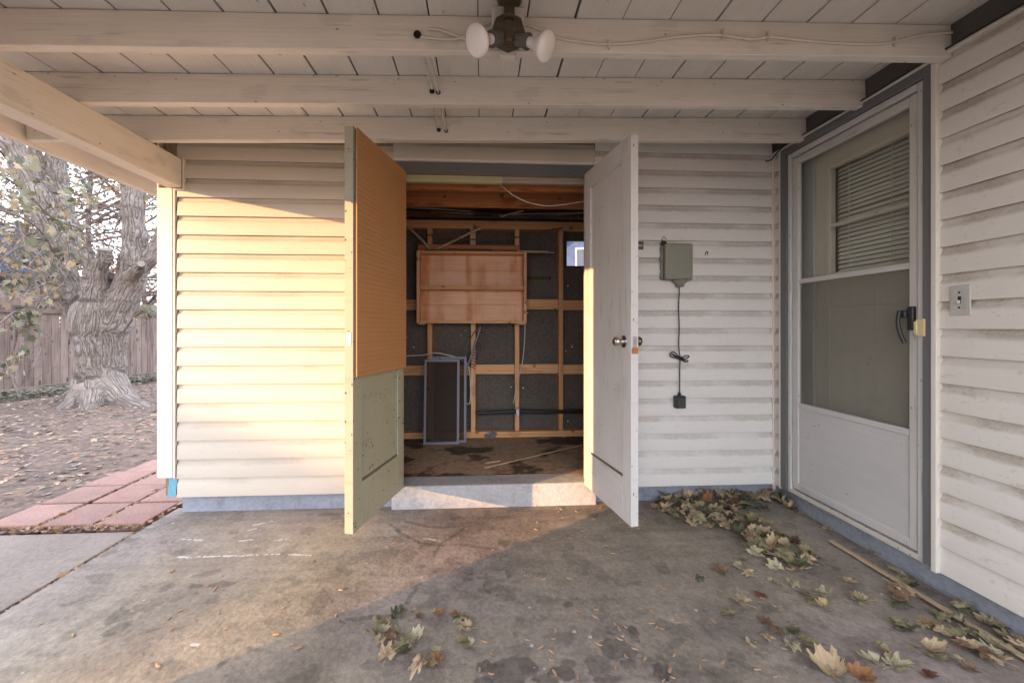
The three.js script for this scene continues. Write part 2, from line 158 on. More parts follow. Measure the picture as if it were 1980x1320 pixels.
function sidingTex(seed, amount, w = 1024) { // v runs up one course; grime with ragged edges sits in the cove
  return tex(w, 128, [2.4, 1], (u, v) => {
    const clean = 0.95 + 0.06 * (fbm(u, v, 20, 3, 4, seed) - 0.5);
    const band = smooth(0.60, 0.74, v + 0.10 * (fbm(u, v, 60, 2, 3, seed + 3) - 0.5)), pat = smooth(0.36, 0.72, fbm(u, v, 14, 1, 5, seed + 7)), gr = 0.45 + 0.55 * fbm(u, v, 300, 18, 2, seed + 9);
    let d = amount * band * (0.25 + 0.75 * pat) * gr;
    d += amount * 0.5 * smooth(0.7, 0.85, fbm(u, v, 120, 9, 3, seed + 20)) * 0.6;
    const s = (speck(u, v, 90, 0.99, seed + 31) ? 0.5 : 0) * Math.min(1, amount + 0.3); d = clamp(d + s * 0.4);
    return [clean * mix(1, 0.36, d), clean * mix(0.99, 0.28, d), clean * mix(0.965, 0.19, d)];
  });
}
const tSideA = sidingTex(301, 0.34), tSideB = sidingTex(331, 0.46), tSideC = sidingTex(361, 0.66);
// the patio slab, one sheet 4.2 m by 2.1 m from (-2.05, -2.75); stains, drag arcs and paint drips where the photograph has them
const PX0 = -2.05, PZ0 = -2.75, PW = 4.2, PD = 2.1;
const distSeg = (x, y, a, b) => { const dx = b[0] - a[0], dy = b[1] - a[1], t = clamp(((x - a[0]) * dx + (y - a[1]) * dy) / (dx * dx + dy * dy || 1)); return Math.hypot(x - a[0] - dx * t, y - a[1] - dy * t); };
const tPatio = (() => {
  const W = 2048, H = 1024, layer = new Float32Array(W * H), white = new Float32Array(W * H);
  const put = (x0, z0, x1, z1, f) => { const i0 = Math.max(0, Math.floor((x0 - PX0) / PW * W)), i1 = Math.min(W - 1, Math.ceil((x1 - PX0) / PW * W)), j0 = Math.max(0, Math.floor((z0 - PZ0) / PD * H)), j1 = Math.min(H - 1, Math.ceil((z1 - PZ0) / PD * H)); for (let j = j0; j <= j1; j++) for (let i = i0; i <= i1; i++) f(i, j, PX0 + (i + 0.5) / W * PW, PZ0 + (j + 0.5) / H * PD); };
  STAINS.forEach(([cx, cz, rx, rz, d0], q) => { const d = d0 > 0.4 ? d0 * 1.12 : d0; const R = 1.6; put(cx - rx * R, cz - rz * R, cx + rx * R, cz + rz * R, (i, j, x, z) => { const n = fbm(i / W, j / H, 70, 35, 4, 400 + q * 3), e = Math.hypot((x - cx) / rx, (z - cz) / rz) + 2.3 * (n - 0.5); const k = d * (d > 0.3 ? 1 - smooth(0.72, 0.98, e) : 1 - smooth(0.3, 1.25, e)) * (0.68 + 0.32 * fbm(i / W, j / H, 300, 150, 3, 9)); layer[j * W + i] = Math.max(layer[j * W + i], k); }); });
  STREAKS.forEach((c, q) => { const pts = new THREE.CatmullRomCurve3(c.map(p => V(p[0], 0, p[1]))).getPoints(24).map(p => [p.x, p.z]); for (let s = 0; s + 1 < pts.length; s++) { const a = pts[s], b = pts[s + 1], m = 0.035; put(Math.min(a[0], b[0]) - m, Math.min(a[1], b[1]) - m, Math.max(a[0], b[0]) + m, Math.max(a[1], b[1]) + m, (i, j, x, z) => { const n = fbm(i / W, j / H, 160, 80, 3, 500 + q), w = 0.004 + 0.022 * n, k = 0.42 * (1 - smooth(w * 0.5, w, distSeg(x, z, a, b))) * smooth(0.2, 0.5, n); layer[j * W + i] = Math.max(layer[j * W + i], k); }); } });
  PAINT_MARKS.forEach((m, q) => { const a = [m[0], m[1]], b = [m[2], m[3]]; put(Math.min(a[0], b[0]) - 0.03, Math.min(a[1], b[1]) - 0.03, Math.max(a[0], b[0]) + 0.03, Math.max(a[1], b[1]) + 0.03, (i, j, x, z) => { const n = fbm(i / W, j / H, 300, 150, 3, 600 + q); if (distSeg(x, z, a, b) < 0.012 * n && n > 0.42) white[j * W + i] = 1; }); });
  for (let q = 0; q < 46; q++) { const cx = rr(-1.9, 1.9), cz = rr(-2.6, -1.1), r = rr(0.003, 0.008); put(cx - r, cz - r, cx + r, cz + r, (i, j, x, z) => { if (Math.hypot(x - cx, z - cz) < r * (0.6 + 0.5 * noise(i / 3, j / 3, 999, 999, q))) white[j * W + i] = 0.85; }); }
  return tex(W, H, [PW, PD], (u, v) => {
    const big = fbm(u, v, 5, 3, 5, 411), mid = fbm(u, v, 26, 14, 4, 417), fine = fbm(u, v, 330, 165, 2, 421), trow = fbm(u, v, 8, 60, 3, 427), blot = smooth(0.54, 0.66, fbm(u, v, 17, 9, 5, 433)), blot2 = smooth(0.6, 0.72, fbm(u, v, 40, 22, 4, 439)), pale = smooth(0.62, 0.76, fbm(u, v, 22, 16, 4, 441));
    const i = Math.min(W - 1, Math.floor(u * W)), j = Math.min(H - 1, Math.floor(v * H)), d = layer[j * W + i], w = white[j * W + i];
    const grit = hash(Math.floor(u * W), Math.floor(v * H), 7), crack = smooth(0.035, 0.012, Math.abs(fbm(u, v, 14, 8, 4, 443) - 0.5)) * smooth(0.5, 0.6, fbm(u, v, 6, 4, 2, 447));
    let k = 0.9 + 0.34 * (big - 0.5) + 0.36 * (mid - 0.5) + 0.42 * (fine - 0.5) + 0.3 * (trow - 0.5) + 0.3 * (grit - 0.5) - 0.2 * speck(u, v, 150, 0.978, 477) - 0.25 * speck(u * 2, v, 90, 0.985, 478); k *= 1 - 0.16 * blot - 0.24 * blot2 + 0.16 * pale - 0.1 * crack;
    const warm = clamp(0.5 + 1.6 * (fbm(u, v, 7, 4, 3, 451) - 0.5)), sp = speck(u, v, 260, 0.992, 461) * 0.35; k *= (1 - 0.85 * d) * (1 - sp);
    const c = [0.315 * k, mix(0.265, 0.275, warm) * k, mix(0.236, 0.205, warm) * k];
    return w > 0 ? c.map(x => mix(x, 0.66, w * 0.7)) : c;
  });
})();
const bConc = bumpTex(512, 512, [0.6, 0.6], (u, v) => 0.6 * fbm(u, v, 40, 40, 4, 471) + 0.4 * fbm(u, v, 6, 6, 3, 473));
const tConc = tex(512, 512, [1.2, 1.2], (u, v) => { const k = 0.82 + 0.3 * (fbm(u, v, 6, 6, 5, 481) - 0.5) + 0.26 * (fbm(u, v, 90, 90, 2, 483) - 0.5) - speck(u, v, 70, 0.985, 489) * 0.25 - 0.12 * smooth(0.6, 0.75, fbm(u, v, 12, 12, 4, 491)); return [k, k * 0.985, k * 0.97]; });
const tShedFloor = tex(1024, 512, [2.6, 1.3], (u, v) => { const w = smooth(0.52, 0.6, fbm(u, v, 8, 6, 6, 511)), g = fbm(u, v, 120, 60, 3, 513), p = smooth(0.62, 0.72, fbm(u, v, 30, 20, 4, 517)); let k = (0.8 + 0.6 * (g - 0.5)) * (1 - 0.78 * w) * (1 - 0.3 * p); const s = speck(u, v, 120, 0.965, 519); return s ? [0.55, 0.45, 0.34] : [0.47 * k, 0.33 * k, 0.215 * k]; });
const tFelt = tex(512, 512, [1.3, 1.3], (u, v) => { const k = 0.75 + 0.5 * (fbm(u, v, 120, 120, 2, 531) - 0.5) + 0.3 * (fbm(u, v, 5, 5, 4, 533) - 0.5), s = speck(u, v, 60, 0.9965, 537); return s ? [1, 0.95, 0.85] : [0.15 * k, 0.136 * k, 0.122 * k]; });
const tSoil = tex(1024, 1024, [3, 3], (u, v) => { const a = fbm(u, v, 5, 5, 5, 551), b = fbm(u, v, 70, 90, 3, 553), c = fbm(u, v, 26, 60, 4, 557), ch = smooth(0.62, 0.66, fbm(u, v, 60, 110, 3, 561)), dk = smooth(0.6, 0.68, fbm(u, v, 50, 80, 3, 563)); let k = 0.75 + 0.5 * (a - 0.5) + 0.5 * (b - 0.5) + 0.3 * (c - 0.5); k *= 1 - 0.45 * dk; return ch ? [0.27 * k, 0.17 * k, 0.11 * k] : [0.18 * k, 0.12 * k, 0.09 * k]; });
const bSoil = bumpTex(512, 512, [1.5, 1.5], (u, v) => fbm(u, v, 12, 16, 6, 571));
const tPaver = tex(512, 512, [0.5, 0.5], (u, v) => { const k = 0.85 + 0.5 * (fbm(u, v, 110, 110, 2, 581) - 0.5) + 0.3 * (fbm(u, v, 5, 5, 5, 583) - 0.5), g = smooth(0.58, 0.75, fbm(u, v, 9, 9, 4, 587)) * 0.35; return [k * mix(1, 0.75, g), k * mix(0.98, 0.85, g), k * mix(0.97, 0.9, g)]; });
const bPaver = bumpTex(256, 256, [0.25, 0.25], (u, v) => fbm(u, v, 40, 40, 3, 591));
const barkH = (u, v) => { const w = 0.035 * fbm(u, v, 6, 7, 3, 601), a = noise((u + w) * 56, v * 9 + 2 * w, 56, 9, 605), b = noise((u + 0.6 * w) * 120, v * 24, 120, 24, 607), r = 1 - Math.abs(2 * a - 1), r2 = 1 - Math.abs(2 * b - 1); return clamp(1 - 0.75 * Math.pow(r, 3) - 0.4 * Math.pow(r2, 4)); };
const tBark = tex(1024, 512, [1.5, 1.5], (u, v) => { const h = barkH(u, v), f = fbm(u, v, 60, 40, 3, 611), l = smooth(0.55, 0.75, fbm(u, v, 5, 5, 4, 613)); const k = mix(0.42, 1, h) * (0.85 + 0.5 * (f - 0.5)); return [k * mix(0.33, 0.40, l), k * mix(0.265, 0.34, l), k * mix(0.215, 0.295, l)]; });
const bBark = bumpTex(1024, 512, [1.5, 1.5], (u, v) => barkH(u, v) * 0.85 + 0.15 * fbm(u, v, 60, 50, 2, 617));
const tFence = tex(512, 512, [1.8, 0.6], (u, v) => { const g = fbm(u, v, 4, 80, 4, 621), b = fbm(u, v, 5, 8, 4, 627), st = smooth(0.62, 0.76, fbm(u, v, 4, 26, 4, 631)) * 0.4, kn = speck(u, v, 9, 0.9, 633); const k = (0.7 + 0.4 * (g - 0.5) + 0.5 * (b - 0.5)) * (1 - st) * (kn ? 0.35 : 1); return [k, k * 0.96, k * 0.93]; });
const tLeafV = tex(128, 128, [1, 1], (u, v) => { const x = u - 0.5, y = v - 0.12, an = Math.atan2(x, y), r = Math.hypot(x, y); let vein = 0; for (const a of [0, 0.62, -0.62, 1.35, -1.35]) vein = Math.max(vein, 1 - smooth(0.004, 0.014, Math.abs(an - a) * r)); const k = 0.75 + 0.5 * (fbm(u, v, 8, 8, 4, 641) - 0.5) - 0.25 * smooth(0.6, 0.75, fbm(u, v, 12, 12, 3, 643)); return [k + vein * 0.15, k + vein * 0.13, k + vein * 0.08]; });

// ---------------------------------------------------------------- materials
const M = {
  joist: mk([0.75, 0.72, 0.665], { map: tGrime, bumpMap: bPaint, bumpScale: 0.0012, roughness: 0.62 }),
  plank: mk([0.74, 0.715, 0.675], { map: tPaint, bumpMap: bPaint, bumpScale: 0.0008, roughness: 0.7 }),
  roofing: mk([0.016, 0.014, 0.013], { roughness: 0.95 }),
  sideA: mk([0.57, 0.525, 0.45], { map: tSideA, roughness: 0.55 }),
  sideB: mk([0.73, 0.72, 0.70], { map: tSideB, roughness: 0.55 }),
  sideC: mk([0.72, 0.70, 0.665], { map: tSideC, roughness: 0.55 }),
  vinyl: mk([0.74, 0.71, 0.645], { map: tPaint, roughness: 0.5 }),
  sheath: mk([0.30, 0.22, 0.14], { map: tWood, roughness: 0.9 }),
  grey: mk([0.155, 0.16, 0.165], { map: tPaint, roughness: 0.5 }),
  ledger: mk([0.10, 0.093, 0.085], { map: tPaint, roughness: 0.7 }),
  found: mk([0.32, 0.355, 0.42], { map: tConc, bumpMap: bConc, bumpScale: 0.004, roughness: 0.85 }),
  sill: mk([0.53, 0.54, 0.56], { map: tConc, bumpMap: bConc, bumpScale: 0.003, roughness: 0.8 }),
  doorW: mk([0.76, 0.755, 0.74], { map: tGrime, bumpMap: bPaint, bumpScale: 0.0006, roughness: 0.5 }),
  doorG: mk([0.43, 0.43, 0.30], { map: tWorn, roughness: 0.5 }),
  doorEdgeW: mk([0.72, 0.715, 0.70], { map: tWorn, roughness: 0.6 }),
  doorEdge: mk([0.40, 0.39, 0.31], { map: tWorn, roughness: 0.6 }),
  peg: mk([0.54, 0.285, 0.115], { map: tPaint, roughness: 0.6 }),
  groove: mk([0.20, 0.15, 0.10], { map: tWood, roughness: 0.8 }),
  teal: mk([0.22, 0.30, 0.24], { roughness: 0.6 }),
  wood: mk([0.74, 0.40, 0.18], { map: tWood, roughness: 0.75 }),
  woodRed: mk([0.52, 0.20, 0.07], { map: tWood2, roughness: 0.7 }),
  woodDark: mk([0.12, 0.06, 0.03], { map: tWood2, roughness: 0.8 }),
  shelfBack: mk([0.90, 0.58, 0.38], { map: tShelf, roughness: 0.8 }),
  felt: mk([1.0, 0.95, 0.88], { map: tFelt, roughness: 0.95 }),
  patio: mk([1, 1, 1], { map: tPatio, bumpMap: bConc, bumpScale: 0.003, roughness: 0.78 }),
  walk: mk([0.28, 0.235, 0.20], { map: tConc, bumpMap: bConc, bumpScale: 0.004, roughness: 0.9 }),
  shedFloor: mk([1, 1, 1], { map: tShedFloor, bumpMap: bConc, bumpScale: 0.005, roughness: 0.85 }),
  soil: mk([1, 1, 1], { map: tSoil, bumpMap: bSoil, bumpScale: 0.04, roughness: 0.98 }),
  alum: mk([0.60, 0.60, 0.595], { map: tGrime, roughness: 0.38 }),
  kick: mk([0.58, 0.58, 0.58], { map: tPaint, roughness: 0.35 }),
  innerDoor: mk([0.56, 0.53, 0.45], { map: tPaint, roughness: 0.55 }),
  jamb: mk([0.40, 0.42, 0.40], { map: tPaint, roughness: 0.6 }),
  blind: mk([0.74, 0.73, 0.66], { roughness: 0.5 }),
  glass: mk([0.97, 0.98, 0.97], { transmission: 1, specularIntensity: 0.35, thickness: 0, roughness: 0.02, ior: 1.5 }),
  screen: mk([0.19, 0.175, 0.155], { map: tPaint, transparent: true, opacity: 0.44, roughness: 0.9 }),
  flyscreen: mk([0.05, 0.035, 0.025], { transparent: true, opacity: 0.72, roughness: 0.9 }),
  black: mk([0.018, 0.018, 0.019], { roughness: 0.42 }),
  cord: mk([0.012, 0.012, 0.013], { roughness: 0.55 }),
  cream: mk([0.62, 0.52, 0.30], { roughness: 0.5 }),
  chrome: mk([0.62, 0.60, 0.57], { metalness: 1, roughness: 0.16 }),
  brass: mk([0.20, 0.13, 0.06], { metalness: 1, roughness: 0.3 }),
  steel: mk([0.42, 0.42, 0.42], { metalness: 0.9, roughness: 0.4 }),
  rust: mk([0.10, 0.03, 0.018], { map: tSoil, roughness: 0.85 }),
  whiteCable: mk([0.66, 0.63, 0.56], { map: tGrime, roughness: 0.55 }),
  bulb: mk([0.82, 0.80, 0.77], { clearcoat: 1, clearcoatRoughness: 0.06, roughness: 0.3 }),
  bronze: mk([0.065, 0.05, 0.032], { roughness: 0.42 }),
  bronzeGrey: mk([0.10, 0.098, 0.085], { roughness: 0.45 }),
  lens: mk([0.42, 0.40, 0.37], { roughness: 0.35 }),
  boxGreen: mk([0.255, 0.265, 0.21], { map: tPaint, roughness: 0.5 }),
  frameGrey: mk([0.17, 0.165, 0.20], { roughness: 0.45 }),
  ironGrey: mk([0.16, 0.155, 0.16], { metalness: 0.5, roughness: 0.6 }),
  bark: mk([1, 1, 1], { map: tBark, bumpMap: bBark, bumpScale: 0.03, roughness: 0.95 }),
  cutWood: mk([0.30, 0.245, 0.20], { map: tWood, roughness: 0.9 }),
  twig: mk([0.15, 0.115, 0.10], { roughness: 0.9 }),
  lath: mk([0.62, 0.47, 0.31], { map: tWood, roughness: 0.8 }),
  blueWrap: mk([0.14, 0.36, 0.46], { roughness: 0.5 }),
  roofBlue: mk([0.09, 0.11, 0.17], { map: tConc, roughness: 0.9 }),
  houseWall: mk([0.52, 0.46, 0.42], { map: tConc, roughness: 0.9 }),
  houseWhite: mk([0.66, 0.64, 0.62], { map: tPaint, roughness: 0.7 }),
  houseBlue: mk([0.10, 0.15, 0.27], { map: tConc, roughness: 0.9 }),
  darkGlass: mk([0.06, 0.07, 0.09], { roughness: 0.08 }),
  seed: mk([0.46, 0.31, 0.19], { map: tWood2, roughness: 0.8 }),
};
const fenceMats = [[0.30, 0.225, 0.185], [0.26, 0.19, 0.155], [0.335, 0.255, 0.21], [0.23, 0.17, 0.14]].map(c => mk(c, { map: tFence, roughness: 0.92 }));
const paverMats = [[0.35, 0.205, 0.165], [0.31, 0.185, 0.15], [0.37, 0.225, 0.18]].map(c => mk(c, { map: tPaver, bumpMap: bPaver, bumpScale: 0.003, roughness: 0.92 }));
const woodMats = [[0.78, 0.43, 0.20], [0.70, 0.375, 0.17], [0.82, 0.48, 0.25]].map(c => mk(c, { map: tWood, roughness: 0.75 }));
const LEAF = { olive: [0.32, 0.28, 0.15], tan: [0.60, 0.45, 0.275], dark: [0.12, 0.125, 0.066], pale: [0.50, 0.45, 0.285], brown: [0.24, 0.14, 0.08], orange: [0.42, 0.205, 0.085], yellow: [0.52, 0.42, 0.19], red: [0.22, 0.075, 0.045] };
const leafMats = Object.fromEntries(Object.entries(LEAF).map(([k, c]) => [k, mk(c, { map: tLeafV, roughness: 0.75, transmission: 0.12, thickness: 0 })]));
// ---------------------------------------------------------------- ground, slabs, pavers
{ // yard: one sheet to the horizon, gently uneven near the house
  const g = new THREE.PlaneGeometry(1, 1, 160, 160), p = g.attributes.position, uv = g.attributes.uv;
  for (let i = 0; i < p.count; i++) {
    const a = p.getX(i) * 2, b = p.getY(i) * 2, x = Math.sign(a) * Math.pow(Math.abs(a), 3) * 190 - 4, z = Math.sign(b) * Math.pow(Math.abs(b), 3) * 190 - 5;
    const open = smooth(-2.15, -2.9, x) , far = smooth(0, 3, Math.hypot(x + 3, z + 4));
    let y = -0.075 + open * (0.03 + 0.05 * (fbm(x / 16 + 0.5, z / 16 + 0.5, 6, 6, 4, 701) - 0.5) * far);
    if (z > -2.6) y = -0.085 + 0.02 * smooth(-3.6, -6, x);
    y += 0.07 * Math.exp(-(((x + 6.2) / 1.3) ** 2 + ((z + 6.7) / 1.1) ** 2));
    p.setXYZ(i, x, y, z); uv.setXY(i, x, z);
  }
  g.setIndex([...g.index.array].map((_, k, a) => a[k - k % 3 + [0, 2, 1][k % 3]])); g.computeVertexNormals();
  struct('ground', g, M.soil);
}
struct('patio_slab', metric(new RoundedBoxGeometry(4.15, 0.12, 4.6, 2, 0.012).translate(0.095, -0.06, -0.42), 0, [-PX0, -PZ0]), M.patio);
struct('walkway', box(-4.2, -2.06, -0.14, -0.04, -2.50, 0.4, 0.008, 0), M.walk);
{
  const path = new THREE.Group(); path.name = 'paver_path'; path.userData.kind = 'structure'; scene.add(path);
  const cols = [[-2.33, 0.285], [-2.645, 0.295], [-2.985, 0.31]];
  for (let c = 0; c < 3; c++) for (let r = 0; r < 5; r++) {
    const w = cols[c][1], x0 = cols[c][0] + rr(-0.008, 0.008) - 0.03 * Math.max(0, r - 2) * (c === 2 ? -1 : 0), z1 = -2.55 - r * 0.302 + rr(-0.004, 0.004) - (c === 2 ? 0.004 : 0);
    const g = box(-w / 2, w / 2, -0.06, 0, -0.144, 0.144, 0.009, 0);
    const m = mesh('paver', g, paverMats[(c + r * 2) % 3], path); m.position.set(x0 + w / 2, -0.008 + rr(-0.004, 0.004), z1 - 0.144); m.rotation.set(rr(-0.012, 0.012), rr(-0.012, 0.012), rr(-0.012, 0.012));
  }
}

// ---------------------------------------------------------------- siding
const PITCH = 0.1166, BASE = 0.122;
// one Dutch-lap course: from local x = 0 to len, foot at y = 0, face towards +z
function course(len, h = PITCH) {
  const k = h / PITCH, pr = [[0.0015, 0.004], [0.016, 0], [0.0182, 0.0015], [0.0186, 0.006], [0.0158, 0.080 * k], [0.014, 0.086 * k], [0.0082, 0.0925 * k], [0.0042, 0.100 * k], [0.0018, 0.109 * k], [0.0006, 0.119 * k]];
  const n = Math.max(1, Math.ceil(len / 0.5)), pos = [], uv = [], idx = [], o = rr(0, 5);
  for (let i = 0; i <= n; i++) for (const [z, y] of pr) { const w = 0.0009 * Math.sin(i * 2.1 + o * 3); pos.push(len * i / n, y, z + (y > 0.006 ? w : w)); uv.push(len * i / n + o, clamp(y / h, 0.01, 0.99)); }
  const m = pr.length; for (let i = 0; i < n; i++) for (let j = 0; j + 1 < m; j++) { const a = i * m + j, b = a + m; idx.push(a, b, a + 1, b, b + 1, a + 1); }
  const g = new THREE.BufferGeometry(); g.setAttribute('position', new THREE.Float32BufferAttribute(pos, 3)); g.setAttribute('uv', new THREE.Float32BufferAttribute(uv, 2)); g.setIndex(idx);
  return toCreasedNormals(g.toNonIndexed ? g : g, 0.5);
}
function sidingWall(parent, mat, x0, x1, k0, k1, place) {
  for (let k = k0; k <= k1; k++) { const m = mesh('siding_board', course(x1 - x0), mat, parent); place(m, k); m.rotation.z += rr(-0.0006, 0.0006); }
}

// ---------------------------------------------------------------- the shed
const WZ = -2.597; // siding back plane; faces stand 14 mm proud
const shed = thing('shed', 'cream vinyl sided storage shed with its double doors standing open', 'shed');
mesh('front_wall', join([box(-1.965, -0.53, 0.13, 2.46, -2.70, WZ - 0.001, 0), box(0.715, 1.985, 0.13, 2.5, -2.70, WZ - 0.001, 0), box(-0.53, 0.715, 2.17, 2.48, -2.70, WZ - 0.001, 0)]), M.sheath, shed);
sidingWall(shed, M.sideA, -1.885, -0.56, 0, 18, (m, k) => m.position.set(-1.885, BASE + k * PITCH, WZ));
sidingWall(shed, M.sideB, 0.75, 1.962, 0, 19, (m, k) => m.position.set(0.75, BASE + k * PITCH, WZ));
{ const m = mesh('siding_board', course(1.31), M.sideA, shed); m.position.set(-0.56, 2.262, WZ); }
mesh('head_trim', join([box(-0.56, 0.75, 2.246, 2.264, WZ, WZ + 0.022, 0.004), box(-0.56, 0.75, 2.262, 2.275, WZ, WZ + 0.017, 0.003)]), M.vinyl, shed);
mesh('head_casing', box(-0.56, 0.75, 2.172, 2.246, WZ - 0.02, WZ + 0.004, 0.003), M.grey, shed);
mesh('door_stop', join([box(-0.53, 0.14, 2.128, 2.172, WZ - 0.06, WZ - 0.022, 0.003), box(-0.53, 0.14, 2.14, 2.150, WZ - 0.022, WZ - 0.015, 0.002)]), mk([0.50, 0.50, 0.30], { map: tPaint, roughness: 0.6 }), shed);
mesh('door_stop', join([box(0.14, 0.715, 2.132, 2.172, WZ - 0.06, WZ - 0.024, 0.003), box(0.14, 0.715, 2.142, 2.150, WZ - 0.024, WZ - 0.017, 0.002)]), mk([0.40, 0.36, 0.30], { map: tPaint, roughness: 0.6 }), shed);
mesh('door_jamb', box(-0.56, -0.515, 0.14, 2.172, -2.70, WZ + 0.004, 0.003), M.grey, shed);
mesh('door_jamb', box(0.705, 0.75, 0.14, 2.172, -2.70, WZ + 0.004, 0.003), M.doorW, shed);
// corner post with a returned edge, torn off at its foot
mesh('corner_trim', join([box(-1.99, -1.905, 0.245, 2.04, WZ + 0.012, WZ + 0.027, 0.005), box(-1.905, -1.892, 0.24, 2.04, WZ, WZ + 0.024, 0.004), box(-1.998, -1.987, 0.25, 2.45, -2.70, WZ + 0.026, 0.004)]), M.vinyl, shed);
mesh('corner_trim', join([box(-1.895, -1.845, 2.026, 2.034, WZ + 0.01, WZ + 0.032, 0.002), box(-1.846, -1.838, 2.028, 2.222, WZ + 0.008, WZ + 0.03, 0.003)]), M.vinyl, shed);
{ const g = new THREE.PlaneGeometry(0.05, 0.125, 5, 6), p = g.attributes.position; for (let i = 0; i < p.count; i++) p.setZ(i, 0.006 * Math.sin(p.getX(i) * 120 + p.getY(i) * 40)); g.computeVertexNormals(); g.translate(-1.918, 0.185, WZ + 0.008); mesh('house_wrap', g, M.blueWrap, shed); }
mesh('foundation', box(-1.905, -0.56, -0.1, 0.128, -3.9, -2.652, 0.004), M.found, shed); mesh('foundation', box(0.75, 2.02, -0.1, 0.128, -2.85, -2.652, 0.004), M.found, shed);
mesh('wall_plate', box(-1.89, -0.57, 0.122, 0.134, -2.72, -2.606, 0.002), mk([0.30, 0.15, 0.10], { map: tWood2 }), shed);
{ // sill: a poured curb with a soft front edge
  const g = box(-0.58, 0.77, -0.02, 0.148, -2.80, -2.607, 0.012); mesh('door_sill', g, M.sill, shed);
}
mesh('side_wall', box(-1.985, -1.90, 0.13, 2.42, -3.90, -2.70, 0), M.houseWhite, shed);
mesh('side_wall', box(1.80, 1.97, -0.1, 2.5, -3.90, -2.70, 0), M.felt, shed);
mesh('shed_floor', metric(new THREE.BoxGeometry(3.8, 0.2, 1.2).translate(0, 0.05, -3.37), 0, [2, 4]), M.shedFloor, shed);
// back wall: black felt between studs, with a small window opening
const FZ = -3.79;
for (const [x0, x1] of [[-1.9, -0.47], [-0.47, -0.072], [-0.072, 0.337], [0.337, 0.751]]) mesh('felt_panel', box(x0 + 0.0015, x1 - 0.0015, 0.1, 2.4, FZ - 0.02, FZ + rr(0, 0.002), 0), M.felt, shed);
for (const [x0, x1, y0, y1] of [[0.7525, 1.9, 0.1, 1.762], [0.7525, 1.9, 2.012, 2.4], [0.7525, 0.817, 1.765, 2.009], [1.10, 1.9, 1.765, 2.009]]) mesh('felt_panel', box(x0, x1, y0, y1, FZ - 0.02, FZ, 0), M.felt, shed);
{ const w = mesh('window', join([box(0.807, 0.821, 1.75, 2.024, FZ - 0.03, FZ + 0.02, 0.002), box(1.096, 1.11, 1.75, 2.024, FZ - 0.03, FZ + 0.02, 0.002), box(0.821, 1.096, 1.75, 1.766, FZ - 0.03, FZ + 0.02, 0.002), box(0.821, 1.096, 2.008, 2.024, FZ - 0.03, FZ + 0.02, 0.002)]), M.woodDark, shed); mesh('pane', new THREE.PlaneGeometry(0.275, 0.242).translate(0.9585, 1.887, FZ - 0.01), M.glass, w); }
for (const [x0, x1, y0, y1] of [[-1.98, 1.98, -0.1, 1.75], [-1.98, 1.98, 2.024, 2.45], [-1.98, 0.806, 1.751, 2.023], [1.112, 1.98, 1.751, 2.023]]) mesh('back_wall', box(x0, x1, y0, y1, FZ - 0.11, FZ - 0.024, 0), M.houseWhite, shed);
const SZ = -3.70;
for (const x of [-1.68, -1.28, -0.878, -0.471, -0.072, 0.337, 0.751, 1.157, 1.56]) mesh('stud', box(x - 0.021, x + 0.021, 0.21, 2.088, FZ + 0.003, SZ + rr(-0.004, 0.004), 0.003), pick(woodMats), shed);
const bays = [-1.28, -0.878, -0.471, -0.072, 0.337, 0.751, 1.157];
for (let i = 0; i + 1 < bays.length; i++) {
  const a = bays[i] + 0.0225, b = bays[i + 1] - 0.0225, dy = rr(-0.006, 0.006);
  mesh('blocking', box(a, b, 0.737 + dy, 0.827 + dy, SZ - 0.055, SZ - 0.012, 0.003), pick(woodMats), shed);
  mesh('blocking', box(a, b, 1.34 + dy, 1.436 + dy, SZ - 0.055, SZ - 0.014, 0.003), pick(woodMats), shed);
}
mesh('bottom_plate', box(-1.9, 1.8, 0.152, 0.208, FZ + 0.003, SZ + 0.004, 0.004), woodMats[0], shed);
mesh('top_plate', box(-1.9, 1.8, 2.09, 2.165, FZ + 0.003, SZ + 0.012, 0.004), M.wood, shed);
mesh('ceiling_joist', box(-1.9, 1.8, 2.126, 2.36, -2.79, -2.752, 0.003), M.woodRed, shed);
mesh('ceiling_joist', box(-1.9, 1.8, 2.115, 2.36, -3.14, -3.10, 0.003), M.woodRed, shed);
mesh('ceiling_joist', box(-1.9, 1.8, 2.14, 2.36, -3.52, -3.48, 0.003), M.woodDark, shed);
mesh('wood_brace', tube([[-0.66, 2.09, -3.66], [-0.5, 1.93, -3.66], [-0.46, 1.88, -3.66]], 0.011, 8, 4), M.lath, shed);
mesh('wood_brace', tube([[0.0, 2.09, -3.655], [-0.2, 1.99, -3.655], [-0.42, 1.88, -3.655]], 0.012, 8, 4), M.lath, shed);
mesh('stud_block', box(-0.10, -0.05, 1.87, 2.088, SZ + 0.002, SZ + 0.02, 0.003), M.lath, shed);
{ // faint yellow print on the felt, too small to read
  const c = document.createElement('canvas'); c.width = 256; c.height = 32; const x = c.getContext('2d'); x.fillStyle = '#1b1813'; x.fillRect(0, 0, 256, 32); x.fillStyle = '#8f8433';
  for (let l = 0; l < 2; l++) for (let i = 2 + l * 14; i < 250 - l * 20; i += 6 + Math.floor(rnd() * 3)) x.fillRect(i, 5 + l * 14 + Math.floor(rnd() * 2), 3 + Math.floor(rnd() * 3), 7);
  const t = new THREE.CanvasTexture(c); t.colorSpace = THREE.SRGBColorSpace; t.magFilter = THREE.LinearFilter;
  mesh('felt_print', new THREE.PlaneGeometry(0.235, 0.03).translate(0.552, 1.648, FZ + 0.006), mk([1, 1, 1], { map: t, roughness: 0.95 }), shed);
}
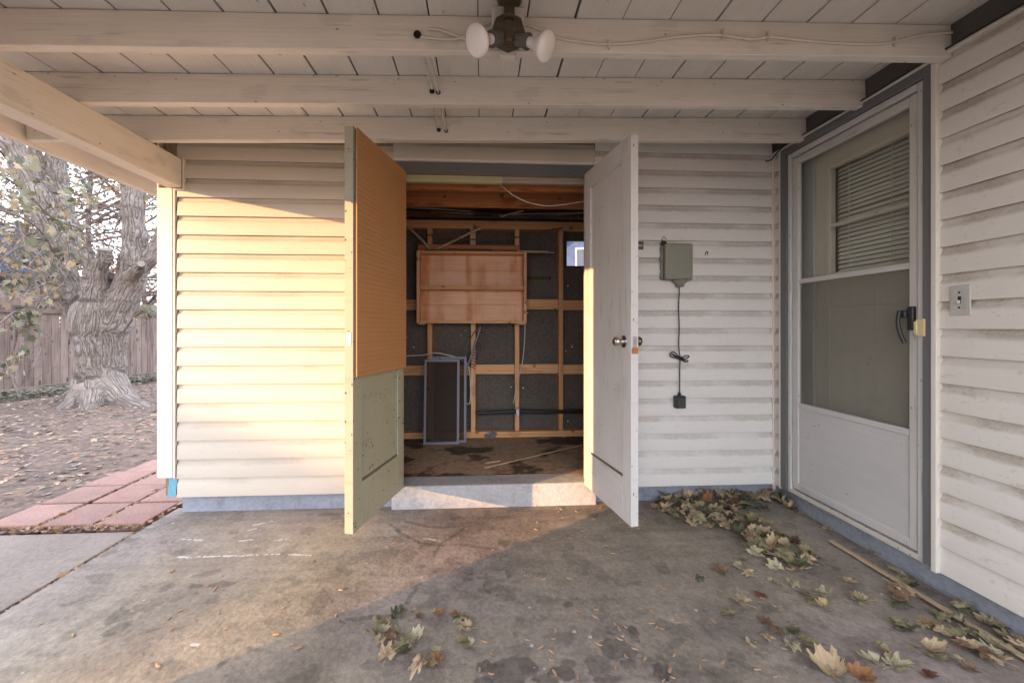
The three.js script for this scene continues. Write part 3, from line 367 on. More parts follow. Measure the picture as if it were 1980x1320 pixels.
// doors: hinge edge at the local origin, leaf along +x
function doorLeaf(w, h, z0, z1, face) { // rails and stiles round a recessed panel; face = the visible side
  const st = 0.085, x1 = w - 0.085, y0 = 0.228, y1 = h - 0.115, zc = (z0 + z1) / 2, e = face * 0.008;
  const g = [box(0, st, 0, h, z0, z1, 0.003, 1), box(x1, w, 0, h, z0, z1, 0.003, 1), box(st, x1, 0, y0, z0, z1, 0.003, 0), box(st, x1, y1, h, z0, z1, 0.003, 0), box(st - 0.002, x1 + 0.002, y0 - 0.002, y1 + 0.002, zc - 0.012, zc + 0.012, 0, 1)];
  return { geo: join(g), st, x1, y0, y1, zc };
}
{ // green door carrying the pegboard
  const L = doorLeaf(0.585, 2.016, 0, 0.042, -1), d = mesh('door', L.geo, M.doorG, shed); d.position.set(-0.492, 0.157, -2.572); d.rotation.y = THREE.MathUtils.degToRad(-103.6);
  d.userData.label = 'sage green panelled door with orange pegboard on its upper part';
  mesh('panel_moulding', box(L.st, L.st + 0.012, L.y0, L.y1, 0.006, 0.016, 0.003), M.teal, d);
  mesh('panel_moulding', box(L.st, L.x1, L.y0, L.y0 + 0.012, 0.004, 0.016, 0.003), M.groove, d);
  mesh('panel_moulding', box(L.x1 - 0.012, L.x1, L.y0 + 0.012, L.y1, 0.006, 0.016, 0.003), M.doorG, d);
  mesh('door_skin', box(0.001, 0.584, 0.001, 2.015, 0.0425, 0.0455, 0.001), M.doorW, d); mesh('door_edge', box(0.5855, 0.588, 0.001, 2.015, 0.0, 0.0455, 0.001), M.doorEdge, d);
  const W = 0.578, H = 1.246, s = new THREE.Shape([[0, 0], [W, 0.012], [W, H], [0, H]].map(p => new THREE.Vector2(...p)));
  for (let i = 0; i < 22; i++) for (let j = 0; j < 48; j++) { const cx = 0.022 + i * 0.0254, cy = 0.028 + j * 0.0254, h = new THREE.Path(), r = 0.0048; for (let k = 0; k < 6; k++) { const a = k / 6 * 2 * Math.PI; k ? h.lineTo(cx + r * Math.cos(a), cy + r * Math.sin(a)) : h.moveTo(cx + r, cy); } h.closePath(); s.holes.push(h); }
  const g = new THREE.ExtrudeGeometry(s, { depth: 0.005, bevelEnabled: false }); g.translate(0.003, 0.764, -0.0175);
  mesh('pegboard', g, M.peg, d);
  mesh('peg_furring', join([box(0.01, 0.04, 0.77, 2.0, -0.0122, -0.0005, 0), box(0.53, 0.575, 0.78, 2.0, -0.0122, -0.0005, 0), box(0.045, 0.525, 0.775, 0.80, -0.0122, -0.0005, 0)]), M.groove, d);
  mesh('strike_plate', box(0.588, 0.5905, 0.93, 0.995, 0.010, 0.034, 0.001), M.steel, d);
}
{ // white door with knobs
  const L = doorLeaf(0.567, 2.03, -0.042, 0, 1), d = mesh('door', L.geo, M.doorW, shed); d.position.set(0.676, 0.148, -2.572); d.rotation.y = THREE.MathUtils.degToRad(-80.2);
  d.userData.label = 'chipped white panelled door with a round metal knob';
  for (const [a, b, c, e] of [[L.st, L.st + 0.012, L.y0 + 0.012, L.y1], [L.x1 - 0.012, L.x1, L.y0 + 0.012, L.y1], [L.st, L.x1, L.y1 - 0.012, L.y1]]) mesh('panel_moulding', box(a, b, c, e, -0.016, -0.005, 0.004), M.doorW, d);
  mesh('panel_moulding', box(L.st, L.x1, L.y0, L.y0 + 0.012, -0.016, -0.004, 0.003), M.groove, d);
  const ky = 0.955, kx = 0.563 - 0.065;
  const knob = s => aim(lathe([[0.0001, 0.062], [0.014, 0.061], [0.024, 0.053], [0.027, 0.043], [0.023, 0.033], [0.013, 0.027], [0.0095, 0.02], [0.0095, 0.008], [0.020, 0.007], [0.031, 0.004], [0.033, 0.0008], [0.0001, 0.0008]], 28), [kx, ky, s > 0 ? 0 : -0.042], [0, 0, s]);
  mesh('knob', knob(1), M.chrome, d); mesh('knob', knob(-1), M.brass, d);
  mesh('latch_plate', join([box(0.569, 0.571, ky - 0.028, ky + 0.028, -0.033, -0.009, 0.001), box(0.571, 0.578, ky - 0.009, ky + 0.009, -0.027, -0.015, 0.002)]), M.steel, d);
  mesh('door_edge', box(0.5672, 0.5688, 0.001, 2.028, -0.0415, -0.0005, 0.0006), M.doorEdgeW, d);
  mesh('wood_scar', box(0.568, 0.5702, ky - 0.062, ky - 0.029, -0.040, -0.004, 0.001), M.woodRed, d);
}

// ---------------------------------------------------------------- the house wall on the far side of the corner
const HX = 1.991; // siding back plane of the house, faces look towards -x
const house = thing('house', 'white sided house wall with a glazed storm door beside the patio', 'house');
const bx = (z0, z1, y0, y1, x0, x1, r = 0.003) => box(x0, x1, y0, y1, z0, z1, r);
mesh('wall_core', join([bx(-2.70, -2.47, 0.13, 2.6, HX + 0.001, 2.2, 0), bx(-1.66, 1.6, 0.13, 2.6, HX + 0.001, 2.2, 0), bx(-2.47, -1.66, 2.30, 2.6, HX + 0.03, 2.2, 0)]), M.sheath, house);
const turnW = (m, z, k) => { m.rotation.y = -Math.PI / 2; m.position.set(HX, BASE + k * PITCH, z); };
sidingWall(house, M.sideC, 0, 0.064, 0, 18, (m, k) => turnW(m, -2.578, k));
sidingWall(house, M.sideC, 0, 2.15, 0, 18, (m, k) => turnW(m, -1.612, k));
mesh('corner_trim', box(1.962, 1.974, 0.12, 2.34, WZ + 0.002, WZ + 0.024, 0.003), M.vinyl, house);
mesh('corner_trim', box(1.974, 1.990, 0.118, 2.33, WZ + 0.01, WZ + 0.022, 0.003), M.vinyl, house);
mesh('foundation', bx(-2.66, 1.6, -0.1, 0.126, 2.045, 2.25, 0.004), M.found, house);
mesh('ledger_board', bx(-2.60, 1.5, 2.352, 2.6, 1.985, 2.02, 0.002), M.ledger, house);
mesh('top_trim', join([bx(-2.59, 1.5, 2.334, 2.35, 1.962, 1.99, 0.003)]), M.vinyl, house);
// door casing, painted grey
for (const [a, b, c, d] of [[-2.512, -2.462, 0.13, 2.334], [-1.668, -1.630, 0.13, 2.334], [-2.462, -1.668, 2.288, 2.334]]) mesh('door_casing', bx(a, b, c, d, 1.966, 2.05), M.grey, house);
mesh('side_trim', join([bx(-1.630, -1.607, 0.118, 2.334, 1.958, 1.992, 0.004)]), M.vinyl, house);
mesh('side_trim', join([bx(-2.519, -2.513, 0.12, 2.334, 1.962, 1.992, 0.002)]), M.vinyl, house);
// storm door frame and leaf
for (const [a, b, c, d] of [[-2.461, -2.434, 0.14, 2.286], [-1.697, -1.669, 0.14, 2.286], [-2.434, -1.697, 2.254, 2.286]]) mesh('storm_frame', bx(a, b, c, d, 1.974, 2.03, 0.006), M.alum, house);
mesh('threshold', join([bx(-2.46, -1.67, 0.124, 0.150, 1.975, 2.10, 0.004)]), mk([0.60, 0.57, 0.53], { map: tWorn, roughness: 0.6 }), house);
const storm = mesh('storm_door', join([bx(-2.430, -2.384, 0.158, 2.246, 1.982, 2.008, 0.005), bx(-1.738, -1.700, 0.158, 2.246, 1.982, 2.008, 0.005), bx(-2.384, -1.738, 2.202, 2.246, 1.983, 2.007, 0.005), bx(-2.384, -1.738, 1.450, 1.478, 1.984, 2.006, 0.004), bx(-2.384, -1.738, 0.674, 0.706, 1.983, 2.007, 0.004), bx(-2.384, -1.738, 0.158, 0.205, 1.983, 2.007, 0.005)]), M.alum, house);
mesh('kick_panel', bx(-2.386, -1.736, 0.203, 0.676, 1.990, 2.000, 0.002), M.kick, storm);
mesh('glass_pane', new THREE.PlaneGeometry(0.65, 0.73).rotateY(-Math.PI / 2).translate(1.996, 1.84, -2.061), M.glass, storm);
mesh('insect_screen', new THREE.PlaneGeometry(0.65, 0.75).rotateY(-Math.PI / 2).translate(1.997, 1.078, -2.061), M.screen, storm);
mesh('glass_pane', new THREE.PlaneGeometry(0.65, 0.75).rotateY(-Math.PI / 2).translate(1.9925, 1.078, -2.061), M.glass, storm);
mesh('handle', join([bx(-1.732, -1.704, 1.165, 1.275, 1.962, 1.982, 0.006), bx(-1.764, -1.728, 1.222, 1.258, 1.952, 1.972, 0.006), metric(new THREE.TubeGeometry(new THREE.CatmullRomCurve3([V(1.952, 1.255, -1.752), V(1.947, 1.21, -1.755), V(1.949, 1.16, -1.75), V(1.957, 1.105, -1.735)]), 12, 0.0085, 8))]), M.black, storm);
for (const y of [0.45, 1.08, 1.42, 1.95]) mesh('hinge', join([bx(-2.438, -2.426, y, y + 0.05, 1.972, 1.983, 0.003), bx(-2.436, -2.428, y - 0.012, y - 0.003, 1.974, 1.983, 0.001)]), M.alum, storm);
mesh('hinge_gap', bx(-2.4338, -2.4302, 0.16, 2.25, 1.990, 2.0, 0), M.black, house);
{ const g = join([bx(-1.690, -1.655, 1.138, 1.216, 1.958, 1.974, 0.003), bx(-1.694, -1.682, 1.148, 1.205, 1.953, 1.962, 0.002)]); mesh('striker', g, M.cream, house); }
// inner door behind the storm door
mesh('door_jamb', bx(-2.462, -2.352, 0.15, 2.286, 2.055, 2.10, 0.003), M.jamb, house);
mesh('door_jamb', bx(-1.70, -1.66, 0.15, 2.286, 2.052, 2.10, 0.003), M.jamb, house);
const inner = mesh('entry_door', join([bx(-2.352, -2.255, 0.15, 2.286, 2.07, 2.11), bx(-1.765, -1.70, 0.15, 2.286, 2.07, 2.11), bx(-2.255, -1.765, 2.12, 2.286, 2.07, 2.11), bx(-2.255, -1.765, 0.15, 1.49, 2.07, 2.11)]), M.innerDoor, house);
mesh('window_frame', join([bx(-2.262, -2.238, 1.474, 2.136, 2.058, 2.069, 0.003), bx(-1.782, -1.758, 1.474, 2.136, 2.058, 2.069, 0.003), bx(-2.238, -1.782, 2.114, 2.136, 2.058, 2.069, 0.003), bx(-2.238, -1.782, 1.474, 1.498, 2.058, 2.069, 0.003), bx(-2.238, -1.782, 1.764, 1.786, 2.058, 2.069, 0.003)]), M.innerDoor, inner);
mesh('panel_moulding', join([bx(-2.262, -2.248, 0.40, 1.31, 2.064, 2.07, 0.002), bx(-1.79, -1.776, 0.40, 1.31, 2.064, 2.07, 0.002), bx(-2.248, -1.79, 1.296, 1.31, 2.064, 2.07, 0.002), bx(-2.248, -1.79, 0.40, 0.414, 2.064, 2.07, 0.002)]), M.innerDoor, inner);
mesh('glass_pane', new THREE.PlaneGeometry(0.49, 0.63).rotateY(-Math.PI / 2).translate(2.085, 1.805, -2.01), M.glass, inner);
for (let i = 0; i < 26; i++) { const g = new THREE.BoxGeometry(0.0275, 0.0012, 0.485); g.rotateZ(0.92); const m = mesh('blind_slat', g, M.blind, inner); m.position.set(2.125, 1.487 + i * 0.0248 + (i > 14 && i < 18 ? 0.005 : 0), -2.01); m.rotation.x = rr(-0.006, 0.006); }
for (const z of [-2.17, -1.93]) mesh('blind_cord', bx(z - 0.0012, z + 0.0012, 1.48, 2.12, 2.108, 2.1105, 0), M.blind, inner);
mesh('room_backing', bx(-2.5, -1.62, 0.1, 2.4, 2.19, 2.2, 0), M.innerDoor, house);

// ---------------------------------------------------------------- patio roof
const roof = thing('patio_roof', 'white painted timber patio roof of plank boards on exposed joists', 'patio roof');
const SL = 0.0252, yc = x => 2.358 + SL * (x + 1.85), slope = Math.atan(SL);
const tilted = (name, x0, x1, dy0, dy1, z0, z1, mat, r = 0.004, grain) => { // a piece that follows the roof's fall
  const xm = (x0 + x1) / 2, m = mesh(name, box(x0 - xm, x1 - xm, dy0, dy1, z0, z1, r, grain), mat, roof); m.position.set(xm, yc(xm), 0); m.rotation.z = slope; return m;
};
for (let k = -13; k <= 10; k++) {
  const a = -0.012 + k * 0.194, g = pick([0.0022, 0.005, 0.006, 0.007]), b = Math.min(a + 0.194, 1.986);
  if (b - a < 0.03) continue;
  tilted('roof_plank', a + g, b - pick([0.0012, 0.003, 0.004]), rr(-0.0005, 0.0015), 0.02, -2.592, 0.2, M.plank, 0.0015, 2);
}
tilted('roof_deck', -2.6, 2.05, 0.024, 0.09, -4.2, 0.25, M.roofing, 0);
for (let i = 0; i < 7; i++) { const z = -2.32 + i * 0.375; tilted('joist', -2.49, 1.983, -0.1385, -0.0015, z - 0.041, z, M.joist, 0.004, 0); }
mesh('header_beam', box(-1.94, -1.85, 2.04, 2.2185, -2.575, 0.2, 0.005, 2), M.joist, roof);
mesh('fascia_board', box(-2.535, -2.495, 2.19, 2.40, -4.2, 0.2, 0.004, 2), M.joist, roof);
tilted('fascia_board', -2.535, 1.98, -0.2, 0.02, 0.205, 0.245, M.joist, 0.004, 0);

// wing of the house that carries the roof beam beside the camera; its end throws the hard edge of shadow on the slab
const wing = thing('wing_wall', 'cream sided stub wall under the patio roof beam', 'wall');
mesh('wall_core', join([box(-1.94, -1.87, -0.02, 2.038, -0.80, 0.205, 0), box(-1.94, -1.87, -0.02, 2.6, 0.205, 2.4, 0)]), M.sheath, wing);
for (let k = 0; k < 16; k++) { const m = mesh('siding_board', course(3.2), M.sideA, wing); m.rotation.y = Math.PI / 2; m.position.set(-1.868, BASE + k * PITCH, 2.4); }
mesh('corner_trim', box(-1.943, -1.85, 0, 2.036, -0.815, -0.80, 0.004), M.vinyl, wing);
// ---------------------------------------------------------------- flood light on the nearest joist
{
  const t = thing('flood_light', 'bronze motion sensor flood light with two white reflector bulbs under the roof', 'light', [0.104, 2.30, -1.545]);
  mesh('junction_box', join([box(-0.062, 0.062, -0.03, 0.105, -0.02, 0.03, 0.008), box(-0.03, 0.03, -0.075, -0.03, -0.02, 0.012, 0.004)]), M.plank, t);
  mesh('cover_plate', aim(lathe([[0.0001, 0.045], [0.02, 0.043], [0.032, 0.034], [0.055, 0.018], [0.066, 0.006], [0.067, 0], [0.0001, 0]], 8), [0, 0.0, 0.031], [0, -0.35, 0.94]), M.bronze, t);
  mesh('arm_hub', box(-0.017, 0.017, -0.062, 0.02, 0.04, 0.08, 0.008), M.bronze, t);
  mesh('sensor_head', join([box(-0.046, 0.046, 0.06, 0.19, 0.075, 0.125, 0.012), box(-0.02, 0.02, 0.02, 0.07, 0.05, 0.095, 0.008)]), M.bronze, t);
  mesh('sensor_lens', box(-0.033, 0.033, 0.085, 0.175, 0.124, 0.131, 0.006), M.lens, t);
  for (const [s, dir, p] of [[-1, [-0.68, -0.50, 0.53], [-0.022, -0.032, 0.05]], [1, [0.78, -0.48, 0.40], [0.022, -0.032, 0.05]]]) {
    const d = V(...dir).normalize(), q = k => [p[0] + d.x * k, p[1] + d.y * k, p[2] + d.z * k];
    const sock = mesh('socket', aim(lathe([[0.0001, 0], [0.018, 0], [0.024, 0.01], [0.0255, 0.052], [0.0285, 0.056], [0.029, 0.064], [0.026, 0.066], [0.0001, 0.062]], 24), q(0), dir), M.bronzeGrey, t);
    mesh('bulb', aim(lathe([[0.0001, 0.0], [0.0165, 0.0], [0.0185, 0.014], [0.0205, 0.03], [0.0275, 0.045], [0.038, 0.06], [0.0465, 0.072], [0.0515, 0.081], [0.0525, 0.087], [0.0505, 0.093], [0.043, 0.099], [0.028, 0.104], [0.012, 0.1062], [0.0001, 0.1066]], 36), q(0.055), dir), M.bulb, t);
  }
}
// ---------------------------------------------------------------- cables under the roof
const JF = -1.566;
tag(mesh('cable', join([tube([[0.17, 2.375, JF], [0.224, 2.352, JF + 0.012], [0.304, 2.325, JF + 0.004], [0.40, 2.312, JF + 0.004], [0.511, 2.308, JF + 0.004], [0.66, 2.325, JF + 0.004], [0.784, 2.347, JF + 0.004], [0.90, 2.360, JF + 0.004], [0.976, 2.362, JF + 0.004], [1.05, 2.354, JF + 0.005], [1.106, 2.350, JF + 0.004], [1.171, 2.362, JF + 0.005], [1.30, 2.357, JF + 0.004], [1.502, 2.349, JF + 0.004], [1.66, 2.355, JF + 0.004], [1.727, 2.368, JF + 0.005], [1.84, 2.398, JF + 0.004], [1.975, 2.415, JF + 0.004]], 0.0055, 90, 6), ...[0.51, 0.98, 1.17, 1.72].map(x => box(x - 0.004, x + 0.004, 2.30 + 0.06 * smooth(0.5, 0.98, x) - 0.012, 2.30 + 0.06 * smooth(0.5, 0.98, x) + 0.026, JF - 0.002, JF + 0.012, 0.002))]), M.whiteCable), 'painted white cable stapled along the nearest joist to the house', 'cable');
{
  const t = thing('cable', 'painted cable looping from the flood light to a rusty joist hole', 'cable');
  mesh('wire', tube([[0.045, 2.375, JF + 0.012], [0.0, 2.352, JF + 0.012], [-0.06, 2.315, JF + 0.008], [-0.10, 2.302, JF + 0.006], [-0.14, 2.30, JF + 0.006], [-0.20, 2.303, JF + 0.006], [-0.243, 2.312, JF - 0.002]], 0.005, 40, 6), M.whiteCable, t);
  mesh('wire', tube([[0.05, 2.35, JF + 0.016], [0.02, 2.325, JF + 0.012], [-0.02, 2.295, JF + 0.006], [-0.09, 2.312, JF + 0.006], [-0.16, 2.335, JF + 0.006], [-0.205, 2.340, JF + 0.002]], 0.0055, 40, 6), M.whiteCable, t);
  mesh('hole_ring', metric(new THREE.TorusGeometry(0.011, 0.0045, 8, 20).translate(-0.247, 2.316, JF + 0.003)), M.rust, t);
  mesh('hole_plug', metric(new THREE.CylinderGeometry(0.0112, 0.0112, 0.004, 20).rotateX(Math.PI / 2).translate(-0.247, 2.316, JF + 0.0025)), M.rust, t);
}
for (const [z0, z1, xa, xb, name] of [[-1.94, -1.612, -0.236, -0.21, 'middle'], [-2.317, -1.985, -0.243, -0.205, 'last']]) {
  const t = thing('cable', name === 'middle' ? 'pair of painted cables crossing between the two nearest joists' : 'pair of painted cables entering the joist nearest the shed doors', 'cable');
  mesh('wire', tube([[xa - 0.012, 2.33, z1], [xa - 0.008, 2.345, (z0 + z1) / 2], [xa, 2.335, z0 + 0.01], [xa, 2.325, z0 - 0.002]], 0.0055, 24, 6), M.whiteCable, t);
  mesh('wire', tube([[xb - 0.02, 2.345, z1], [xb - 0.01, 2.35, (z0 + z1) / 2], [xb, 2.325, z0 + 0.008], [xb + 0.004, 2.318, z0 - 0.001]], 0.0065, 24, 6), M.whiteCable, t);
  mesh('hole_ring', metric(new THREE.CylinderGeometry(0.012, 0.012, 0.005, 18).rotateX(Math.PI / 2).translate(xa, 2.318, z0 + 0.0018)), M.rust, t);
  mesh('hole_ring', metric(new THREE.TorusGeometry(0.0085, 0.003, 6, 14).translate(xb + 0.004, 2.312, z0 + 0.003)), M.rust, t);
}
tag(mesh('knot_hole', aim(metric(new THREE.CylinderGeometry(0.014, 0.014, 0.006, 16)), [-0.205, 2.29, WZ + 0.014], [0, 0, 1]), M.rust), 'rusty round cable hole above the shed doors', 'cable hole');
tag(mesh('coax_cable', tube([[1.91, 2.292, -2.572], [1.945, 2.298, -2.566], [1.952, 2.322, -2.54], [1.954, 2.343, -2.48], [1.955, 2.346, -2.2], [1.955, 2.343, -1.9], [1.955, 2.349, -1.6], [1.955, 2.344, -1.2], [1.955, 2.347, 0.5]], 0.0042, 80, 6), M.cord), 'thin black cable along the top edge of the house wall', 'cable');

// ---------------------------------------------------------------- things on the shed wall
{
  const t = thing('utility_box', 'grey green plastic utility box screwed to the siding beside the white door', 'utility box', [1.288, 1.607, WZ]);
  mesh('cover', box(-0.092, 0.096, -0.119, 0.119, 0.03, 0.075, 0.012), M.boxGreen, t);
  mesh('base', box(-0.1, 0.094, -0.116, 0.116, 0.006, 0.03, 0.006), M.boxGreen, t);
  for (const y of [-0.085, -0.03, 0.03, 0.085]) mesh('hinge_tab', box(-0.107, -0.094, y - 0.016, y + 0.016, 0.024, 0.05, 0.004), M.boxGreen, t);
  mesh('cable_gland', join([aim(lathe([[0.0001, 0], [0.052, 0], [0.045, 0.012], [0.022, 0.034], [0.018, 0.042], [0.0001, 0.042]], 18), [0.02, -0.117, 0.045], [0, -1, 0]), box(-0.006, 0.046, -0.162, -0.152, 0.03, 0.06, 0.004)]), M.boxGreen, t);
  mesh('grommet', metric(new THREE.SphereGeometry(0.022, 14, 10).scale(1, 0.7, 0.7).translate(-0.082, 0.125, 0.028)), M.cord, t);
  mesh('grommet_wire', tube([[-0.082, 0.13, 0.03], [-0.09, 0.15, 0.022], [-0.075, 0.172, 0.02], [-0.06, 0.155, 0.02]], 0.0022, 12, 5), M.cord, t);
}
{
  const t = thing('power_adapter', 'black plug in power adapter dangling on a tied cord below the utility box', 'adapter', [1.309, 0.692, WZ + 0.02]);
  mesh('adapter_body', join([box(-0.034, 0.034, -0.046, 0.036, 0, 0.042, 0.006), box(-0.008, 0.008, 0.036, 0.056, 0.012, 0.028, 0.004)]), M.black, t);
  mesh('rating_label', join([box(-0.024, 0.028, -0.036, 0.020, 0.0415, 0.0432, 0.0006)]), mk([0.045, 0.045, 0.045], { roughness: 0.6 }), t);
  mesh('cord', tube([[0.0, 0.05, 0.02], [0.003, 0.12, 0.016], [0.004, 0.2, 0.014], [0.001, 0.29, 0.022], [-0.002, 0.36, 0.014], [0.001, 0.5, 0.013], [-0.003, 0.62, 0.013], [0.0, 0.70, 0.014], [-0.002, 0.765, 0.022]], 0.0038, 60, 6), M.cord, t);
  mesh('cord_bow', join([tube([[0.0, 0.285, 0.024], [-0.03, 0.30, 0.03], [-0.066, 0.315, 0.024], [-0.062, 0.298, 0.02], [-0.03, 0.285, 0.024], [0.004, 0.284, 0.028], [0.04, 0.300, 0.026], [0.064, 0.296, 0.022], [0.05, 0.282, 0.022], [0.0, 0.283, 0.026]], 0.0036, 60, 6), tube([[0.0, 0.287, 0.026], [-0.045, 0.325, 0.024], [-0.06, 0.318, 0.03], [-0.02, 0.286, 0.03], [0.03, 0.272, 0.028], [0.058, 0.262, 0.024], [0.04, 0.258, 0.022], [0.0, 0.278, 0.028]], 0.0036, 50, 6), metric(new THREE.TorusGeometry(0.011, 0.004, 6, 12).translate(0, 0.284, 0.026))]), M.cord, t);
}
tag(mesh('wire_hook', tube([[1.495, 1.66, WZ + 0.018], [1.497, 1.676, WZ + 0.024], [1.503, 1.682, WZ + 0.026], [1.51, 1.675, WZ + 0.024], [1.511, 1.66, WZ + 0.018]], 0.0028, 16, 6), M.cord), 'small black wire hook on the siding near the utility box', 'hook');
{ // little tag on the outer face of the white door
  const t = thing('door_tag', 'small black tag sticking out behind the edge of the white door', 'tag', [0.836, 1.602, -2.13]);
  mesh('plate', box(0, 0.05, 0, 0.044, 0, 0.006, 0.002), M.black, t);
  for (let i = 0; i < 4; i++) mesh('mark', box(0.019 + i * 0.0062, 0.0235 + i * 0.0062, 0.017, 0.026, 0.0061, 0.0068, 0), mk([0.35, 0.35, 0.34]), t);
}
// ---------------------------------------------------------------- light switch on the house wall
{
  const t = thing('light_switch', 'weathered grey wall switch plate on the siding by the storm door', 'light switch', [HX - 0.0146, 1.29, -1.532]);
  mesh('plate', join([box(-0.008, 0, -0.062, 0.062, -0.036, 0.036, 0.003), ...[-0.028, -0.024, -0.020, -0.016, 0.012, 0.016, 0.02, 0.024].map(z => box(-0.0088, -0.0078, -0.04, 0.045, z - 0.0008, z + 0.0008, 0))]), mk([0.52, 0.52, 0.50], { map: tGrime, roughness: 0.5 }), t);
  mesh('slot', box(-0.0092, -0.0079, -0.014, 0.016, -0.005, 0.006, 0), M.black, t);
  mesh('toggle', box(-0.020, -0.008, -0.013, 0.001, -0.0045, 0.0045, 0.002), mk([0.55, 0.52, 0.47], { roughness: 0.4 }), t);
  for (const y of [-0.030, 0.032]) mesh('screw', metric(new THREE.CylinderGeometry(0.0035, 0.0035, 0.003, 12).rotateZ(Math.PI / 2).translate(-0.009, y, 0)), M.rust, t);
}
// ---------------------------------------------------------------- in the shed
{
  const t = thing('wall_shelf', 'shallow pine box shelf with stained board back hung on the studs', 'shelf', [-0.08, 1.213, -3.69]);
  const W = 0.493, H = 0.647, D = 0.115;
  for (let i = 0; i < 4; i++) mesh('back_board', metric(box(-W + 0.004, W - 0.004, 0.012 + i * 0.158, 0.012 + i * 0.158 + 0.1565, 0.003, 0.018 + rr(0, 0.002), 0.002), 0, [0.5, 0.02]), M.shelfBack, t);
  for (const s of [-1, 1]) mesh('side_board', box(s * (W - 0.028), s * W, 0, H, 0, D, 0.004), woodMats[2], t);
  mesh('bottom_board', box(-W + 0.029, W - 0.029, 0, 0.024, 0, D, 0.003), woodMats[2], t);
  mesh('top_board', box(-W + 0.029, W - 0.029, H - 0.024, H - 0.001, 0, D, 0.003), woodMats[0], t);
  mesh('shelf_bar', box(-W + 0.029, W - 0.029, 0.30, 0.337, 0.02, D + 0.004, 0.003), woodMats[1], t);
  mesh('mount_block', box(-W + 0.02, -W + 0.075, -0.012, 0, 0.06, D, 0.002), woodMats[2], t); mesh('mount_block', box(W - 0.075, W - 0.02, -0.012, 0, 0.06, D, 0.002), woodMats[2], t);
}
tag(mesh('plank', box(-0.575, 0.36, 1.868, 1.935, -3.69, -3.67, 0.003), M.woodRed), 'reddish brown plank standing behind the top of the pine shelf', 'plank');
tag(mesh('timber_scrap', join([box(-0.50, 0.33, 1.861, 1.876, -3.655, -3.60, 0.004), box(-0.3, 0.1, 1.872, 1.885, -3.63, -3.605, 0.004)]), M.woodDark), 'weathered grey timber scrap lying on top of the pine shelf', 'wood scrap');
tag(mesh('lath_stick', join([box(0.30, 0.675, 1.862, 1.872, -3.66, -3.635, 0.002), box(0.33, 0.62, 1.872, 1.880, -3.665, -3.645, 0.002)]).rotateZ(-0.02).translate(-0.035, 0.012, 0), M.lath), 'pale split lath poking out past the end of the shelf', 'lath');
function flyScreen(label, x0, x1, y0, y1, zBottom, lean) {
  const t = thing('window_screen', label, 'window screen', [x0, y0, zBottom], 'window screens'); t.rotation.x = -lean; const w = x1 - x0, h = y1 - y0, f = 0.022;
  for (const [a, b, c, d] of [[0, f, 0, h], [w - f, w, 0, h], [f, w - f, 0, f], [f, w - f, h - f, h]]) mesh('frame_bar', box(a, b, c, d, -0.005, 0.006, 0.002), M.frameGrey, t);
  mesh('mesh_screen', new THREE.PlaneGeometry(w - 2 * f, h - 2 * f).translate(w / 2, h / 2, 0), M.flyscreen, t);
  mesh('pull_tab', box(w * 0.4, w * 0.46, h, h + 0.008, -0.003, 0.003, 0.001), M.black, t);
}
flyScreen('dark window screen leaning in front of the other one in the shed', -0.502, -0.190, 0.155, 0.895, -3.50, 0.10);
flyScreen('dark window screen mostly hidden behind the front one in the shed', -0.445, -0.130, 0.155, 0.915, -3.55, 0.09);
{
  const t = thing('rake_head', 'steel bow rake head hanging tines out on a stud', 'rake', [-0.06, 1.0, -3.655]); t.rotation.z = -0.32;
  mesh('back_bar', box(-0.012, 0.006, -0.19, 0.19, -0.01, 0.01, 0.003), M.ironGrey, t);
  for (let i = 0; i < 15; i++) { const y = -0.18 + i * 0.0257; mesh('tine', tube([[0.0, y, 0.0], [0.03, y, 0.012], [0.052, y - 0.003, 0.01], [0.064, y - 0.012, 0.004]], 0.0042, 8, 6), M.ironGrey, t); }
  mesh('bow', tube([[-0.006, 0.18, 0], [-0.045, 0.12, 0.01], [-0.06, 0.0, 0.015], [-0.05, -0.1, 0.01], [-0.006, -0.18, 0]], 0.005, 24, 6), M.ironGrey, t);
}
{
  const t = thing('drain_pipe', 'black plastic pipe run along the foot of the shed studs', 'pipe', [0, 0.392, -3.672]);
  mesh('pipe_run', tube([[-0.05, -0.004, 0.01], [0.2, 0.008, 0.012], [0.34, 0.012, 0.012], [0.6, 0.004, 0.012], [1.3, 0.02, 0.01]], 0.0145, 30, 10), M.black, t);
  mesh('pipe_run', tube([[-0.03, -0.022, -0.006], [0.34, -0.014, -0.008], [1.3, -0.02, -0.006]], 0.006, 20, 8), M.black, t);
  mesh('strap', join([box(0.322, 0.352, -0.03, 0.038, 0.022, 0.030, 0.003), box(0.318, 0.356, 0.026, 0.040, -0.02, 0.03, 0.003)]), M.steel, t);
}
tag(mesh('wire', tube([[-0.9, 0.905, -3.68], [-0.687, 0.915, -3.68], [-0.52, 0.925, -3.675], [-0.428, 0.945, -3.66], [-0.30, 0.925, -3.64], [-0.215, 0.90, -3.64], [-0.14, 0.85, -3.65], [-0.105, 0.78, -3.67], [-0.098, 0.65, -3.69], [-0.096, 0.55, -3.69], [-0.108, 0.47, -3.69], [-0.128, 0.468, -3.69], [-0.13, 0.48, -3.69]], 0.0058, 70, 6), M.whiteCable), 'white cable snaking behind the window screens and down the stud', 'cable');
tag(mesh('wire', tube([[0.41, 1.25, -3.69], [0.408, 1.1, -3.69], [0.40, 0.98, -3.69], [0.385, 0.85, -3.69], [0.361, 0.755, -3.685], [0.33, 0.62, -3.69], [0.305, 0.5, -3.69], [0.30, 0.47, -3.69]], 0.0045, 40, 6), M.whiteCable), 'thin white cable hanging down from the lower corner of the pine shelf', 'cable');
